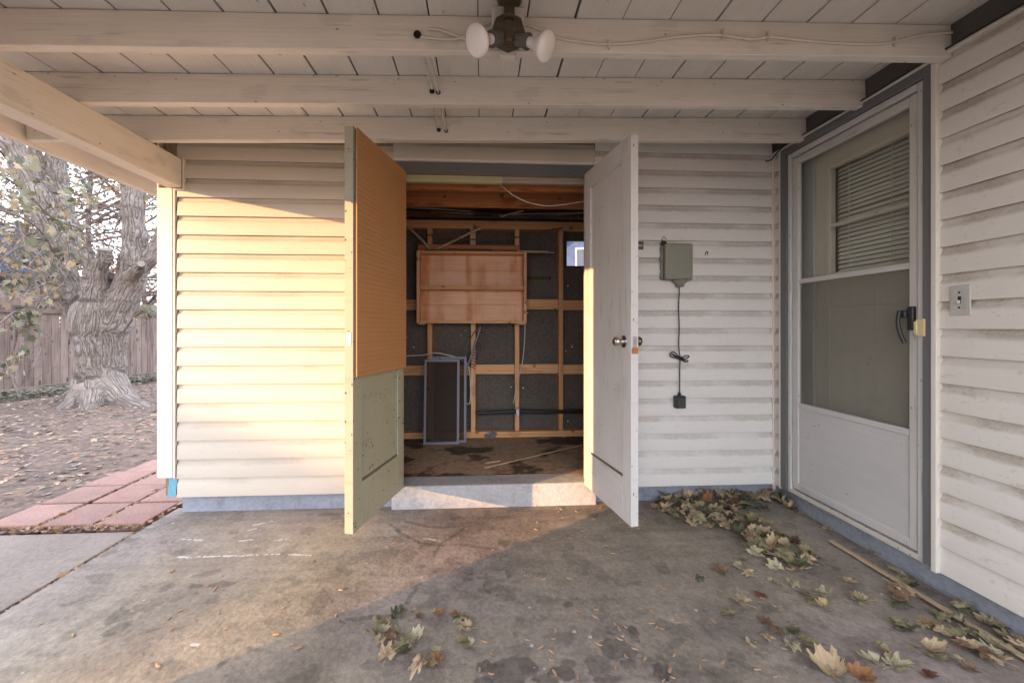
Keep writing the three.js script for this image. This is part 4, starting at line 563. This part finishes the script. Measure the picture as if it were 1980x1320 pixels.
tag(mesh('wire', tube([[0.125, 2.16, -2.735], [0.16, 2.135, -2.735], [0.215, 2.092, -2.735], [0.28, 2.058, -2.735], [0.359, 2.032, -2.735], [0.467, 2.018, -2.735], [0.58, 2.03, -2.735], [0.72, 2.055, -2.735]], 0.0036, 40, 6), M.whiteCable), 'white wire sagging across the top of the shed doorway', 'wire');
tag(mesh('wire', tube([[-0.9, 2.0, -3.66], [-0.66, 2.055, -3.66], [-0.45, 2.015, -3.66], [-0.2, 1.985, -3.655], [0.05, 1.985, -3.655], [0.35, 2.01, -3.66], [0.6, 2.07, -3.66], [0.76, 2.10, -3.66]], 0.006, 60, 6), mk([0.13, 0.055, 0.035], { roughness: 0.6 })), 'brown cable drooping under the top plate at the back of the shed', 'cable');
{ // loose bundle of black cables lying over the joists
  const t = thing('cable_bundle', 'dusty bundle of dark cables draped across the shed ceiling joists', 'cable bundle', [0, 2.168, -3.42]);
  for (let i = 0; i < 7; i++) { const o = () => rr(-0.012, 0.012); mesh('wire', tube([[-1.1, 0.012 + o(), o() * 4], [-0.4, o(), o() * 5], [0.05, -0.012 + o(), o() * 5], [0.4, o(), o() * 5], [1.1, 0.014 + o(), o() * 4]], rr(0.003, 0.006), 24, 5), i === 2 || i === 4 ? mk([0.30, 0.28, 0.25]) : M.cord, t); }
  for (let i = 0; i < 6; i++) { const c = rr(-0.12, 0.22), p = []; for (let k = 0; k <= 16; k++) { const a = k * 0.9 + i; p.push([c + 0.06 * Math.cos(a) * (0.5 + 0.5 * rnd()), -0.012 + 0.02 * Math.sin(a * 1.3), 0.03 * Math.sin(a)]); } mesh('wire_coil', tube(p, 0.0032, 60, 5), M.cord, t); }
}
tag(mesh('conduit', tube([[0.17, 2.125, -3.4], [0.26, 2.145, -3.38], [0.36, 2.165, -3.36]], 0.009, 6, 8), mk([0.30, 0.27, 0.24])), 'short grey conduit slanting among the dark cables in the shed ceiling', 'conduit');
{ const t = thing('electrical_conduit', 'silver grey conduit stapled down the last stud in the shed', 'conduit'); mesh('tube', tube([[0.80, 2.14, -3.66], [0.772, 2.10, -3.665], [0.763, 2.05, -3.68], [0.757, 1.99, -3.69], [0.755, 1.83, -3.69]], 0.006, 24, 6), mk([0.42, 0.42, 0.40], { metalness: 0.5, roughness: 0.5 }), t); mesh('strap', box(0.742, 0.770, 1.325, 1.345, -3.70, -3.688, 0.002), M.steel, t); }
tag(mesh('plastic_scrap', (() => { const g = new THREE.PlaneGeometry(0.10, 0.07, 6, 5), p = g.attributes.position; for (let i = 0; i < p.count; i++) { const x = p.getX(i), y = p.getY(i); p.setXYZ(i, x + 0.012 * Math.sin(y * 90), y * (1 + 0.3 * Math.sin(x * 60)), 0.014 * Math.sin(x * 80 + y * 50)); } g.computeVertexNormals(); return g.rotateX(-0.9).translate(0.09, 0.188, -3.665); })(), mk([0.20, 0.19, 0.19], { roughness: 0.4 })), 'crumpled grey plastic scrap on the bottom plate of the shed wall', 'scrap');
tag(mesh('lath_stick', box(-0.51, 0.51, 0, 0.006, -0.006, 0.006, 0.001).rotateY(0.545).translate(0.46, 0.151, -3.17), mk([0.60, 0.44, 0.24], { map: tWood })), 'long thin yellow stick lying across the shed floor', 'stick');
tag(mesh('lath_stick', box(-0.062, 0.062, 0, 0.006, -0.007, 0.007, 0.001).rotateY(0.40).translate(0.087, 0.151, -3.03), M.lath), 'short pale chip of wood on the shed floor near the long stick', 'wood chip');
tag(mesh('wood_strip', (() => { const g = box(-0.62, 0.62, 0, 0.009, -0.011, 0.011, 0.0015); return g.rotateY(Math.PI / 2 + 0.012).translate(1.911, 0.012, -1.45); })(), M.lath), 'narrow pale wood strip lying on the slab along the house wall', 'wood strip');

// ---------------------------------------------------------------- fallen leaves
function leafShape(seed) { // five-lobed maple outline, unit size, stem end at the origin
  const lobes = [[0, 1.0], [0.62, 0.86], [-0.62, 0.86], [1.32, 0.60], [-1.32, 0.60]], pts = [], N = 44;
  for (let i = 0; i <= N; i++) {
    const a = -2.35 + 4.7 * i / N; let r = 0.46;
    for (const [la, lr] of lobes) { const d = Math.abs(a - la); r = Math.max(r, lr * Math.max(0, 1 - Math.pow(d / 0.5, 1.0) * 0.6) * (d < 0.5 ? 1 : 0)); }
    r *= 1 + 0.13 * (hash(i, seed, 5) - 0.5) + 0.07 * (i % 2 ? 1 : -1); pts.push([r * Math.sin(a), r * Math.cos(a)]);
  }
  return pts;
}
function curledLeaf(seed, curl, fold) { // a dry leaf: ring-subdivided fan, cupped, folded along the midrib and crinkled
  const rim = leafShape(seed), R = 4, pos = [], uv = [], idx = [], n = rim.length, ax = hash(seed, 1, 8) * 2 - 1, ay = hash(seed, 2, 8) * 2 - 1, tw = hash(seed, 3, 8) * 2 - 1;
  const put = (x, y) => {
    const r2 = x * x + y * y; let z = curl * 0.55 * r2 + fold * 0.6 * Math.abs(x) + 0.16 * tw * x * y + 0.10 * Math.sin(5 * x + 9 * ax) * Math.sin(4.4 * y + 6 * ay) + 0.035 * Math.sin(17 * x + 4 * ax) * Math.cos(15 * y);
    const s = 1 - 0.22 * Math.abs(curl) * r2 - 0.2 * fold * Math.abs(x); pos.push(x * s, z, -(y - 0.3) * s); uv.push(0.5 + x * 0.45, 0.12 + y * 0.45);
  };
  put(0, 0); for (let k = 1; k <= R; k++) for (const [x, y] of rim) put(x * k / R, y * k / R);
  for (let i = 0; i + 1 < n; i++) { idx.push(0, 1 + i, 2 + i); for (let k = 0; k + 1 < R; k++) { const a = 1 + k * n + i, b = a + n; idx.push(a, b, a + 1, b, b + 1, a + 1); } }
  const g = new THREE.BufferGeometry(); g.setAttribute('position', new THREE.Float32BufferAttribute(pos, 3)); g.setAttribute('uv', new THREE.Float32BufferAttribute(uv, 2)); g.setIndex(idx); g.computeVertexNormals();
  const stem = new THREE.TubeGeometry(new THREE.CatmullRomCurve3([V(0, 0, 0.3), V(0.03 * tw, 0.06, 0.6), V(0.14 * ax, 0.10 + 0.1 * ay, 0.92)]), 6, 0.017, 4);
  const all = join([g, stem]); all.computeBoundingBox(); const lo = all.boundingBox.min.y; all.translate(0, -lo, 0); return all;
}
const leafGeos = []; for (let i = 0; i < 14; i++) leafGeos.push(curledLeaf(i + 1, [0.9, -0.7, 0.5, 1.2, -0.4, 0.7, 1.0][i % 7], [0.2, 0.7, 0.0, 0.5, 0.9, 0.35][i % 6]));
const LEAF_WORDS = { olive: 'olive green', tan: 'tan', dark: 'dark green', pale: 'pale green', brown: 'brown', orange: 'orange brown', yellow: 'yellowish tan', red: 'reddish brown' };
const place = (x, z) => z > -1.72 && x < 0.3 ? 'in the small cluster on the open slab' : x > 1.55 && z > -1.75 ? 'among the litter along the house foundation' : x > 1.45 && z < -1.75 ? 'on the slab before the storm door' : 'strewn across the shaded middle of the slab';
function dropLeaf(x, y, z, kind, size, tilt, where) {
  const m = mesh('fallen_leaf', leafGeos[Math.floor(rnd() * leafGeos.length)], leafMats[kind]); m.position.set(x, y, z); m.scale.set(size * rr(0.75, 1.15), size * rr(0.45, 1.0), size * rr(0.8, 1.15)); m.rotation.set(rr(-tilt, tilt), rr(0, 6.283), rr(-tilt, tilt));
  return tag(m, `curled ${LEAF_WORDS[kind]} maple leaf ${where}`, 'leaf', `${LEAF_WORDS[kind]} maple leaves ${where}`);
}
LOOSE_LEAVES.forEach(([x, z, kind, s], i) => { dropLeaf(x, 0.004, z, kind, 0.066 * s, 0.14, place(x, z)); if (i < 16 || (x > 1.6 && z > -1.7)) { const k = pick(['olive', 'tan', 'dark', 'pale', 'brown']); dropLeaf(x + rr(-0.04, 0.04), 0.012, z + rr(-0.035, 0.035), k, 0.054 * s, 0.3, place(x, z)); } });
const inside = (x, z, poly) => { let c = false; for (let i = 0, j = poly.length - 1; i < poly.length; j = i++) { const [xi, zi] = poly[i], [xj, zj] = poly[j]; if ((zi > z) !== (zj > z) && x < (xj - xi) * (z - zi) / (zj - zi) + xi) c = !c; } return c; };
HEAPS.forEach((poly, h) => {
  const xs = poly.map(p => p[0]), zs = poly.map(p => p[1]), n = [135, 54, 12][h]; let k = 0, guard = 0;
  while (k < n && guard++ < 5000) {
    const x = rr(Math.min(...xs), Math.max(...xs)), z = Math.max(rr(Math.min(...zs), Math.max(...zs)), -2.62); if (!inside(x, z, poly)) continue;
    const kind = pick(['olive', 'olive', 'tan', 'tan', 'tan', 'pale', 'olive', 'dark', 'brown', 'tan', 'pale']);
    dropLeaf(x, 0.004 + (k / n) * [0.055, 0.05, 0.035][h] * rr(0.5, 1), z, kind, rr(0.058, 0.088), 0.55, ['in the heap against the shed foundation', 'in the tail of the leaf heap on the slab', 'in the corner between shed and house'][h]); k++;
  }
});
dropLeaf(1.475, 0.07, -2.50, 'orange', 0.09, 0.5, 'on top of the heap against the shed foundation');
// maple seeds and chaff
const seedGeo = [0, 1, 2].map(i => { const g = new THREE.SphereGeometry(1, 8, 6); g.scale(1, 0.22, 0.24 + 0.05 * i); const p = g.attributes.position; for (let k = 0; k < p.count; k++) { const x = p.getX(k); p.setZ(k, p.getZ(k) * (1.25 - 0.5 * x) + 0.15 * x * x); p.setY(k, p.getY(k) + 0.22 + 0.1 * x * x); } g.computeVertexNormals(); return g; });
SEEDS.forEach(([x, z]) => { if (z < -2.6) return; const m = mesh('fallen_seed', pick(seedGeo), M.seed); m.position.set(x, 0.001, z); m.scale.setScalar(rr(0.008, 0.017)); m.rotation.set(rr(-0.1, 0.1), rr(0, 6.28), rr(-0.1, 0.1)); tag(m, 'dry brown maple seed husk lying on the bare slab', 'seed husk', 'seed husks scattered on the patio slab'); });
// ---------------------------------------------------------------- the maple
{
  const maple = thing('maple_tree', 'old grey barked maple with several heavy limbs before the fence', 'tree');
  const bones = []; for (const c of TREE_BONES) for (let i = 0; i + 1 < c.length; i++) bones.push([V(...c[i]), V(...c[i + 1]), c[i][3], c[i + 1][3]]);
  const C = V(-6.75, 2.4, -6.4), S = 3.1, N = 104, mc = new MarchingCubes(N, M.bark, false, false, 400000); mc.isolation = 0;
  const d = V(0, 0, 0), ab = V(0, 0, 0);
  const pre = bones.map(([a, b, ra, rb]) => ({ a, d: b.clone().sub(a), l2: b.distanceToSquared(a), ra, rb, lo: [Math.min(a.x - ra, b.x - rb) - 0.25, Math.min(a.y - ra, b.y - rb) - 0.25, Math.min(a.z - ra, b.z - rb) - 0.25], hi: [Math.max(a.x + ra, b.x + rb) + 0.25, Math.max(a.y + ra, b.y + rb) + 0.25, Math.max(a.z + ra, b.z + rb) + 0.25] }));
  const dist = (x, y, z) => {
    let m = 1, sum = 0; const K = 20;
    for (const q of pre) {
      if (x < q.lo[0] || y < q.lo[1] || z < q.lo[2] || x > q.hi[0] || y > q.hi[1] || z > q.hi[2]) continue;
      const px = x - q.a.x, py = y - q.a.y, pz = z - q.a.z, t = clamp((px * q.d.x + py * q.d.y + pz * q.d.z) / q.l2), e = Math.hypot(px - q.d.x * t, py - q.d.y * t, pz - q.d.z * t) - mix(q.ra, q.rb, t);
      sum += Math.exp(-K * e * 1.6);
    }
    return sum > 0 ? -Math.log(sum) / (K * 1.6) : m;
  };
  for (let k = 0; k < N; k++) for (let j = 0; j < N; j++) for (let i = 0; i < N; i++) mc.field[i + j * N + k * N * N] = -dist(C.x + S * (2 * i / N - 1), C.y + S * (2 * j / N - 1), C.z + S * (2 * k / N - 1));
  mc.update();
  const cnt = mc.count, g0 = new THREE.BufferGeometry(); g0.setAttribute('position', new THREE.Float32BufferAttribute(Array.from(mc.positionArray.slice(0, cnt * 3)), 3));
  g0.scale(S, S, S).translate(C.x, C.y, C.z); g0.computeVertexNormals();
  const g1 = mergeVertices(g0, 1e-4); g1.deleteAttribute('normal'); const g = mergeVertices(g1, 1e-4); g.computeVertexNormals();
  // bark coordinates round the nearest limb, seam turned away from the patio; ridges pushed out along the normal
  const p = g.attributes.position, n = g.attributes.normal, uv = new Float32Array(p.count * 2), away = V(-0.7, 0, -0.7);
  for (let i = 0; i < p.count; i++) {
    d.fromBufferAttribute(p, i); let best = 1e9, bq = null, bt = 0;
    for (const q of pre) { const x = d.x - q.a.x, y = d.y - q.a.y, z = d.z - q.a.z, t = clamp((x * q.d.x + y * q.d.y + z * q.d.z) / q.l2), e = Math.hypot(x - q.d.x * t, y - q.d.y * t, z - q.d.z * t) - mix(q.ra, q.rb, t); if (e < best) { best = e; bq = q; bt = t; } }
    ab.copy(bq.d).normalize(); const e1 = away.clone().addScaledVector(ab, -away.dot(ab)).normalize(), e2 = ab.clone().cross(e1), r = d.clone().sub(bq.a).addScaledVector(bq.d, -bt), an = Math.atan2(r.dot(e2), -r.dot(e1)), rad = bq === pre[0] || bq.a.y < 1.6 && bq.ra > 0.3 ? 0.45 : mix(bq.ra, bq.rb, 0.5);
    uv[i * 2] = an * rad; uv[i * 2 + 1] = d.y;
  }
  for (let i = 0; i < p.count; i++) { const h = barkH(((uv[i * 2] / 1.5) % 1 + 1) % 1, ((uv[i * 2 + 1] / 1.5) % 1 + 1) % 1) - 0.5, big = fbm(((uv[i * 2] / 4) % 1 + 1) % 1, ((uv[i * 2 + 1] / 6) % 1 + 1) % 1, 14, 8, 3, 650) - 0.5; p.setXYZ(i, p.getX(i) + n.getX(i) * (0.012 * h + 0.025 * big), p.getY(i) + n.getY(i) * 0.02 * big, p.getZ(i) + n.getZ(i) * (0.012 * h + 0.025 * big)); }
  g.setAttribute('uv', new THREE.BufferAttribute(uv, 2)); g.computeVertexNormals();
  mesh('trunk', g, M.bark, maple);
  const stub = (q, dir, r) => mesh('cut_face', aim(metric(new THREE.CylinderGeometry(r * 0.9, r * 0.92, r * 2.26, 14)), q, dir), M.cutWood, mesh('cut_stub', aim(metric(new THREE.CylinderGeometry(r, r * 1.12, r * 2.2, 14)), q, dir), M.bark, maple));
  const e7 = TREE_BONES[7].at(-1), e8 = TREE_BONES[8].at(-1), e9 = TREE_BONES[9].at(-1);
  stub([e7[0], e7[1] + 0.02, e7[2]], [-0.2, 0.95, 0.2], 0.06); stub([e8[0] + 0.01, e8[1] + 0.02, e8[2]], [0.25, 0.9, 0.3], 0.085); stub([e9[0] + 0.01, e9[1], e9[2] + 0.02], [0.5, 0.25, 0.8], 0.05);
  TWIGS.forEach(c => mesh('branch', tube(c, 0.012, 20, 6), M.twig, maple));
  for (let i = 0; i < 110; i++) { const c = pick(LEAF_CLUSTERS), o = () => rr(-1, 1) * c[3] * 1.3; const a = [c[0] + o(), c[1] + o(), c[2] + o()]; mesh('branch', tube([a, [a[0] + rr(-0.2, 0.2), a[1] + rr(-0.2, 0.1), a[2] + rr(-0.15, 0.15)], [a[0] + rr(-0.45, 0.45), a[1] + rr(-0.4, 0.1), a[2] + rr(-0.3, 0.3)]], 0.004, 8, 4), M.twig, maple); }
  // leaves: hanging clusters in front, a thinner crown above and behind
  const q = new THREE.Quaternion(), e = new THREE.Euler(), mtx = new THREE.Matrix4(), col = new THREE.Color();
  const leafFlat = (() => { const r = leafShape(3).filter((_, i) => i % 2 === 0), pos = [0, 0, 0], idx = []; r.forEach(([x, y]) => pos.push(x, y, 0.3 * (x * x) + 0.12 * y * y)); for (let i = 1; i < r.length; i++) idx.push(0, i, i + 1); const g = new THREE.BufferGeometry(); g.setAttribute('position', new THREE.Float32BufferAttribute(pos, 3)); g.setIndex(idx); g.computeVertexNormals(); return g; })();
  const leafMat = mk([1, 1, 1], { roughness: 0.7, transmission: 0.35, thickness: 0 });
  function leaves(name, parent, list) { const im = new THREE.InstancedMesh(leafFlat, leafMat, list.length); list.forEach(([x, y, z, s, c], i) => { e.set(rr(-2.2, 0.6), rr(0, 6.28), rr(-0.6, 0.6)); q.setFromEuler(e); im.setMatrixAt(i, mtx.compose(V(x, y, z), q, V(s, s, s))); im.setColorAt(i, col.setRGB(...c)); }); im.name = name; im.castShadow = im.receiveShadow = true; im.userData.kind = 'stuff'; parent.add(im); return im; }
  const tone = () => { const c = pick([[0.13, 0.13, 0.065], [0.20, 0.19, 0.10], [0.26, 0.24, 0.13], [0.34, 0.25, 0.14], [0.42, 0.30, 0.17], [0.10, 0.105, 0.055], [0.32, 0.29, 0.17]]), k = rr(0.7, 1.1); return c.map(v => v * k); };
  const list = [];
  for (const c of LEAF_CLUSTERS) { const n = Math.round(8 + c[3] * 60); for (let i = 0; i < n; i++) { const r = Math.cbrt(rnd()) * c[3] * 1.6, th = rr(0, 6.283), ph = Math.acos(rr(-1, 1)); list.push([c[0] + r * Math.sin(ph) * Math.cos(th), c[1] + r * Math.cos(ph), c[2] + r * Math.sin(ph) * Math.sin(th), rr(0.05, 0.092), tone()]); } }
  for (let i = 0; i < 1100; i++) { const y = rr(2.9, 6.5); list.push([-6.8 + rr(-3.4, 3.2), y, -7.4 + rr(-2.2, 1.6), rr(0.05, 0.08), tone()]); }
  leaves('crown', maple, list);

  // trees beyond the fence: open autumn crowns with sky between
  const far = [[-15.6, -14.6, 8.5, 3.8, 'bare limbed tree with thinning autumn leaves beyond the fence, nearest the neighbour roof'], [-13.2, -14.2, 8.8, 3.8, 'leafy orange tinged tree beyond the fence, showing between the maple limbs'], [-11.3, -14.0, 8.2, 3.4, 'small leaved tree beyond the fence close to the shed corner']];
  for (const [x, z, h, r, label] of far) {
    const t = thing('background_tree', label, 'tree', [x, -0.05, z]);
    const limbs = [tube([[0, 0, 0], [0.05, h * 0.2, 0], [-0.05, h * 0.45, 0], [0.1, h * 0.9, 0]], 0.07, 14, 7)];
    for (let i = 0; i < 34; i++) { const y = h * rr(0.18, 0.75), a = rr(0, 6.28), l = rr(0.5, 1) * r * 0.9; limbs.push(tube([[0, y, 0], [Math.cos(a) * l * 0.5, y + rr(0.2, 0.8), Math.sin(a) * l * 0.5], [Math.cos(a) * l, y + rr(0, 1.6), Math.sin(a) * l]], rr(0.015, 0.045), 8, 5)); }
    mesh('trunk', join(limbs), M.twig, t);
    const list = []; for (let i = 0; i < 10500; i++) { const a = rr(0, 6.28), k = Math.cbrt(rnd()) * r, y = h * 0.52 + rr(-1, 1) * h * 0.46, w = Math.sqrt(Math.max(0, 1 - ((y - h * 0.5) / (h * 0.52)) ** 2)); const lx = Math.cos(a) * k * w, lz = Math.sin(a) * k * w; if (fbm((lx + 8) / 16, (y + 8) / 24, 14, 14, 2, 670 + Math.round(x)) < 0.44) continue; const c = pick([[0.09, 0.085, 0.045], [0.24, 0.13, 0.05], [0.30, 0.18, 0.08], [0.06, 0.065, 0.035], [0.16, 0.12, 0.07]]); list.push([lx, y, lz, rr(0.055, 0.1), c]); }
    leaves('crown', t, list);
  }
  // litter on the soil, and the low greenery along the fence foot
  const chips = []; for (let i = 0; i < 5200; i++) { const z = -2.7 - 6.2 * Math.pow(rnd(), 0.9), x = rr(-1, 1) * 3.4 - 5.0 + (z + 3) * 0.12; if (x > -2.05 || (x > -3.05 && z > -4.0)) continue; chips.push([x, -0.035, z, rr(0.012, 0.055), pick([[0.40, 0.26, 0.15], [0.28, 0.15, 0.085], [0.48, 0.35, 0.21], [0.18, 0.11, 0.07], [0.17, 0.16, 0.09], [0.36, 0.19, 0.10]])]); }
  const im = new THREE.InstancedMesh(leafFlat, leafMat, chips.length); chips.forEach(([x, y, z, s, c], i) => { const yy = -0.045 + 0.05 * (fbm(x / 16 + 0.5, z / 16 + 0.5, 6, 6, 4, 701) - 0.5) + 0.07 * Math.exp(-(((x + 6.2) / 1.3) ** 2 + ((z + 6.7) / 1.1) ** 2)); e.set(-Math.PI / 2 + rr(-0.35, 0.35), rr(-0.3, 0.3), rr(0, 6.28)); q.setFromEuler(e); im.setMatrixAt(i, mtx.compose(V(x, yy + 0.006, z), q, V(s, s, s))); im.setColorAt(i, col.setRGB(...c)); });
  im.name = 'leaf_litter'; im.userData = { kind: 'stuff', label: 'dry leaf scraps scattered over the bare yard soil', category: 'leaf litter' }; im.castShadow = im.receiveShadow = true; scene.add(im);
  const joint = []; for (let i = 0; i < 900; i++) { const k = rnd(); if (k < 0.45) joint.push([-2.005 + rr(-0.02, 0.02), -0.045, rr(-2.65, -1.4)]); else if (k < 0.75) joint.push([rr(-3.2, -2.05), -0.042, -2.53 + rr(-0.02, 0.02)]); else joint.push([pick([-2.338, -2.66, -2.04]) + rr(-0.012, 0.012), -0.028, rr(-4, -2.55)]); }
  const jm = new THREE.InstancedMesh(leafFlat, leafMat, joint.length); joint.forEach(([x, y, z], i) => { const s = rr(0.014, 0.042); e.set(rr(-2.4, -0.8), rr(-0.5, 0.5), rr(0, 6.28)); q.setFromEuler(e); jm.setMatrixAt(i, mtx.compose(V(x, y + 0.012, z), q, V(s, s, s))); jm.setColorAt(i, col.setRGB(...pick([[0.34, 0.20, 0.09], [0.42, 0.28, 0.15], [0.20, 0.12, 0.07]]))); });
  jm.name = 'joint_litter'; jm.userData = { kind: 'stuff', label: 'brown leaf crumbs packed in the joints beside the slab', category: 'leaf litter' }; jm.castShadow = jm.receiveShadow = true; scene.add(jm);
  const ivy = []; for (let i = 0; i < 1500; i++) { const k = rnd(), z = mix(-6.2, -10.6, k), x = mix(-8.25, -7.75, k) + rr(0, 0.75); ivy.push([x, rr(-0.03, 0.10), z]); }
  const iv = new THREE.InstancedMesh(leafFlat, leafMat, ivy.length); ivy.forEach(([x, y, z], i) => { const s = rr(0.035, 0.07); e.set(rr(-2.1, -0.9), rr(-0.5, 0.5), rr(0, 6.28)); q.setFromEuler(e); iv.setMatrixAt(i, mtx.compose(V(x, y, z), q, V(s, s, s))); iv.setColorAt(i, col.setRGB(...pick([[0.14, 0.13, 0.07], [0.10, 0.11, 0.055], [0.24, 0.20, 0.11], [0.08, 0.075, 0.045]]))); });
  iv.name = 'ground_cover'; iv.userData = { kind: 'stuff', label: 'drift of dull green leaves along the foot of the fence', category: 'ground cover' }; iv.castShadow = iv.receiveShadow = true; scene.add(iv);
}
// ---------------------------------------------------------------- fence
{
  const f = thing('board_fence', 'weathered brown board fence with cap rail behind the maple', 'fence', [-8.40, -0.06, -7.35]); f.rotation.y = Math.atan2(0.40, 3.2) - Math.PI / 2 + Math.PI; // runs away along -z
  f.rotation.y = Math.PI / 2 - Math.atan2(0.40, 3.0);
  let x = -2.2; while (x < 6.5) { const w = rr(0.132, 0.142); const m = mesh('board', box(0, w - 0.009, 0.02, 1.78 + rr(-0.012, 0.012), -0.009, 0.009, 0.003), pick(fenceMats), f); m.position.set(x, 0, rr(-0.004, 0.004)); m.rotation.z = rr(-0.006, 0.006); x += w; }
  mesh('rail', box(-2.2, 6.5, 1.50, 1.59, 0.012, 0.05, 0.003), fenceMats[3], f);
  mesh('rail', box(-2.2, 6.5, 1.60, 1.64, 0.012, 0.04, 0.003), fenceMats[1], f);
  mesh('kick_board', box(-2.2, 6.5, 0.0, 0.145, 0.012, 0.04, 0.003), fenceMats[2], f);
}
// ---------------------------------------------------------------- neighbours
function gableHouse(name, label, pos, turn, w, d, eave, ridge, wallM, roofM, opts = {}) {
  const t = thing(name, label, 'house', pos); t.rotation.y = turn;
  const sh = new THREE.Shape([[-w / 2, 0], [w / 2, 0], [w / 2, eave], [0, ridge - 0.12], [-w / 2, eave]].map(p => new THREE.Vector2(...p)));
  mesh('wall', metric(new THREE.ExtrudeGeometry(sh, { depth: d, bevelEnabled: false }).translate(0, 0, -d / 2), 0), wallM, t);
  const o = 0.35, sl = (ridge - eave) / (w / 2), len = Math.hypot(w / 2 + o, (w / 2 + o) * sl);
  for (const s of [-1, 1]) {
    const r = mesh('roof', box(0, len, 0, 0.12, -d / 2 - o, d / 2 + o, 0.01, 2), roofM, t); r.position.set(0, ridge, 0); r.rotation.z = s > 0 ? -Math.atan(sl) : Math.PI + Math.atan(sl); if (s < 0) { r.rotation.z = Math.atan(sl); r.geometry = r.geometry.clone().scale(-1, 1, 1); const ix = r.geometry.attributes.position; for (let i = 0; i < ix.count; i += 3) for (const k of ['position', 'normal', 'uv']) { const a = r.geometry.attributes[k], n = a.itemSize; for (let c = 0; c < n; c++) { const u = a.array[(i + 1) * n + c]; a.array[(i + 1) * n + c] = a.array[(i + 2) * n + c]; a.array[(i + 2) * n + c] = u; } } }
    if (opts.courses) for (let c = 0; c < opts.courses; c++) mesh('shingle_course', box((s > 0 ? 1 : -1) * (c + 0.08) * len / opts.courses, (s > 0 ? 1 : -1) * (c + 1) * len / opts.courses, 0.121, 0.135, -d / 2 - o, d / 2 + o, 0.003, 2), roofM, r);
  }
  for (const [x, y, ww, hh] of opts.windows || []) { const f = mesh('window', join([box(x - ww / 2 - 0.06, x + ww / 2 + 0.06, y - hh / 2 - 0.06, y - hh / 2, d / 2 + 0.005, d / 2 + 0.05, 0.004), box(x - ww / 2 - 0.06, x + ww / 2 + 0.06, y + hh / 2, y + hh / 2 + 0.06, d / 2 + 0.005, d / 2 + 0.05, 0.004), box(x - ww / 2 - 0.06, x - ww / 2, y - hh / 2, y + hh / 2, d / 2 + 0.005, d / 2 + 0.05, 0.004), box(x + ww / 2, x + ww / 2 + 0.06, y - hh / 2, y + hh / 2, d / 2 + 0.005, d / 2 + 0.05, 0.004)]), M.houseWhite, t); mesh('pane', box(x - ww / 2, x + ww / 2, y - hh / 2, y + hh / 2, d / 2 + 0.006, d / 2 + 0.02, 0), M.darkGlass, f); }
  return t;
}
gableHouse('neighbour_house', 'blue grey roofed neighbour house seen over the fence through the leaves', [-19.9, -0.05, -12.5], 2.39, 7.0, 10, 2.85, 4.8, M.houseWall, M.roofBlue, { courses: 14 });
gableHouse('neighbour_house', 'pale gabled house glimpsed beyond the fence next to the shed corner', [-13.6, -0.05, -26], 0.3, 8, 8, 2.6, 4.6, M.houseWhite, M.houseWall, {});
gableHouse('neighbour_house', 'white windowed house visible through the small window at the back of the shed', [5.2, -0.05, -15], -0.2, 7, 5, 3.0, 5.6, M.houseBlue, M.houseWhite, { windows: [[-1.25, 3.25, 0.7, 1.0], [1.2, 1.9, 0.8, 1.0]] });
// house across the yard behind the camera: its gable keeps the low sun off the soil, the fence and the foot of the siding
{
  const L = 36, s0 = -2.42, half = 9.3, c = s0 - half + 2.226, px = -0.848 * L + 0.53 * c - 1.0, pz = 0.53 * L + 0.848 * c - 2.0;
  gableHouse('yard_house', 'long gabled house across the yard toward the low sun', [px, -0.05, pz], Math.atan2(0.848, -0.53), 2 * half, 9, 5.15, 10.3, M.houseWhite, M.roofBlue, {});
}
renderer.render(scene, camera);
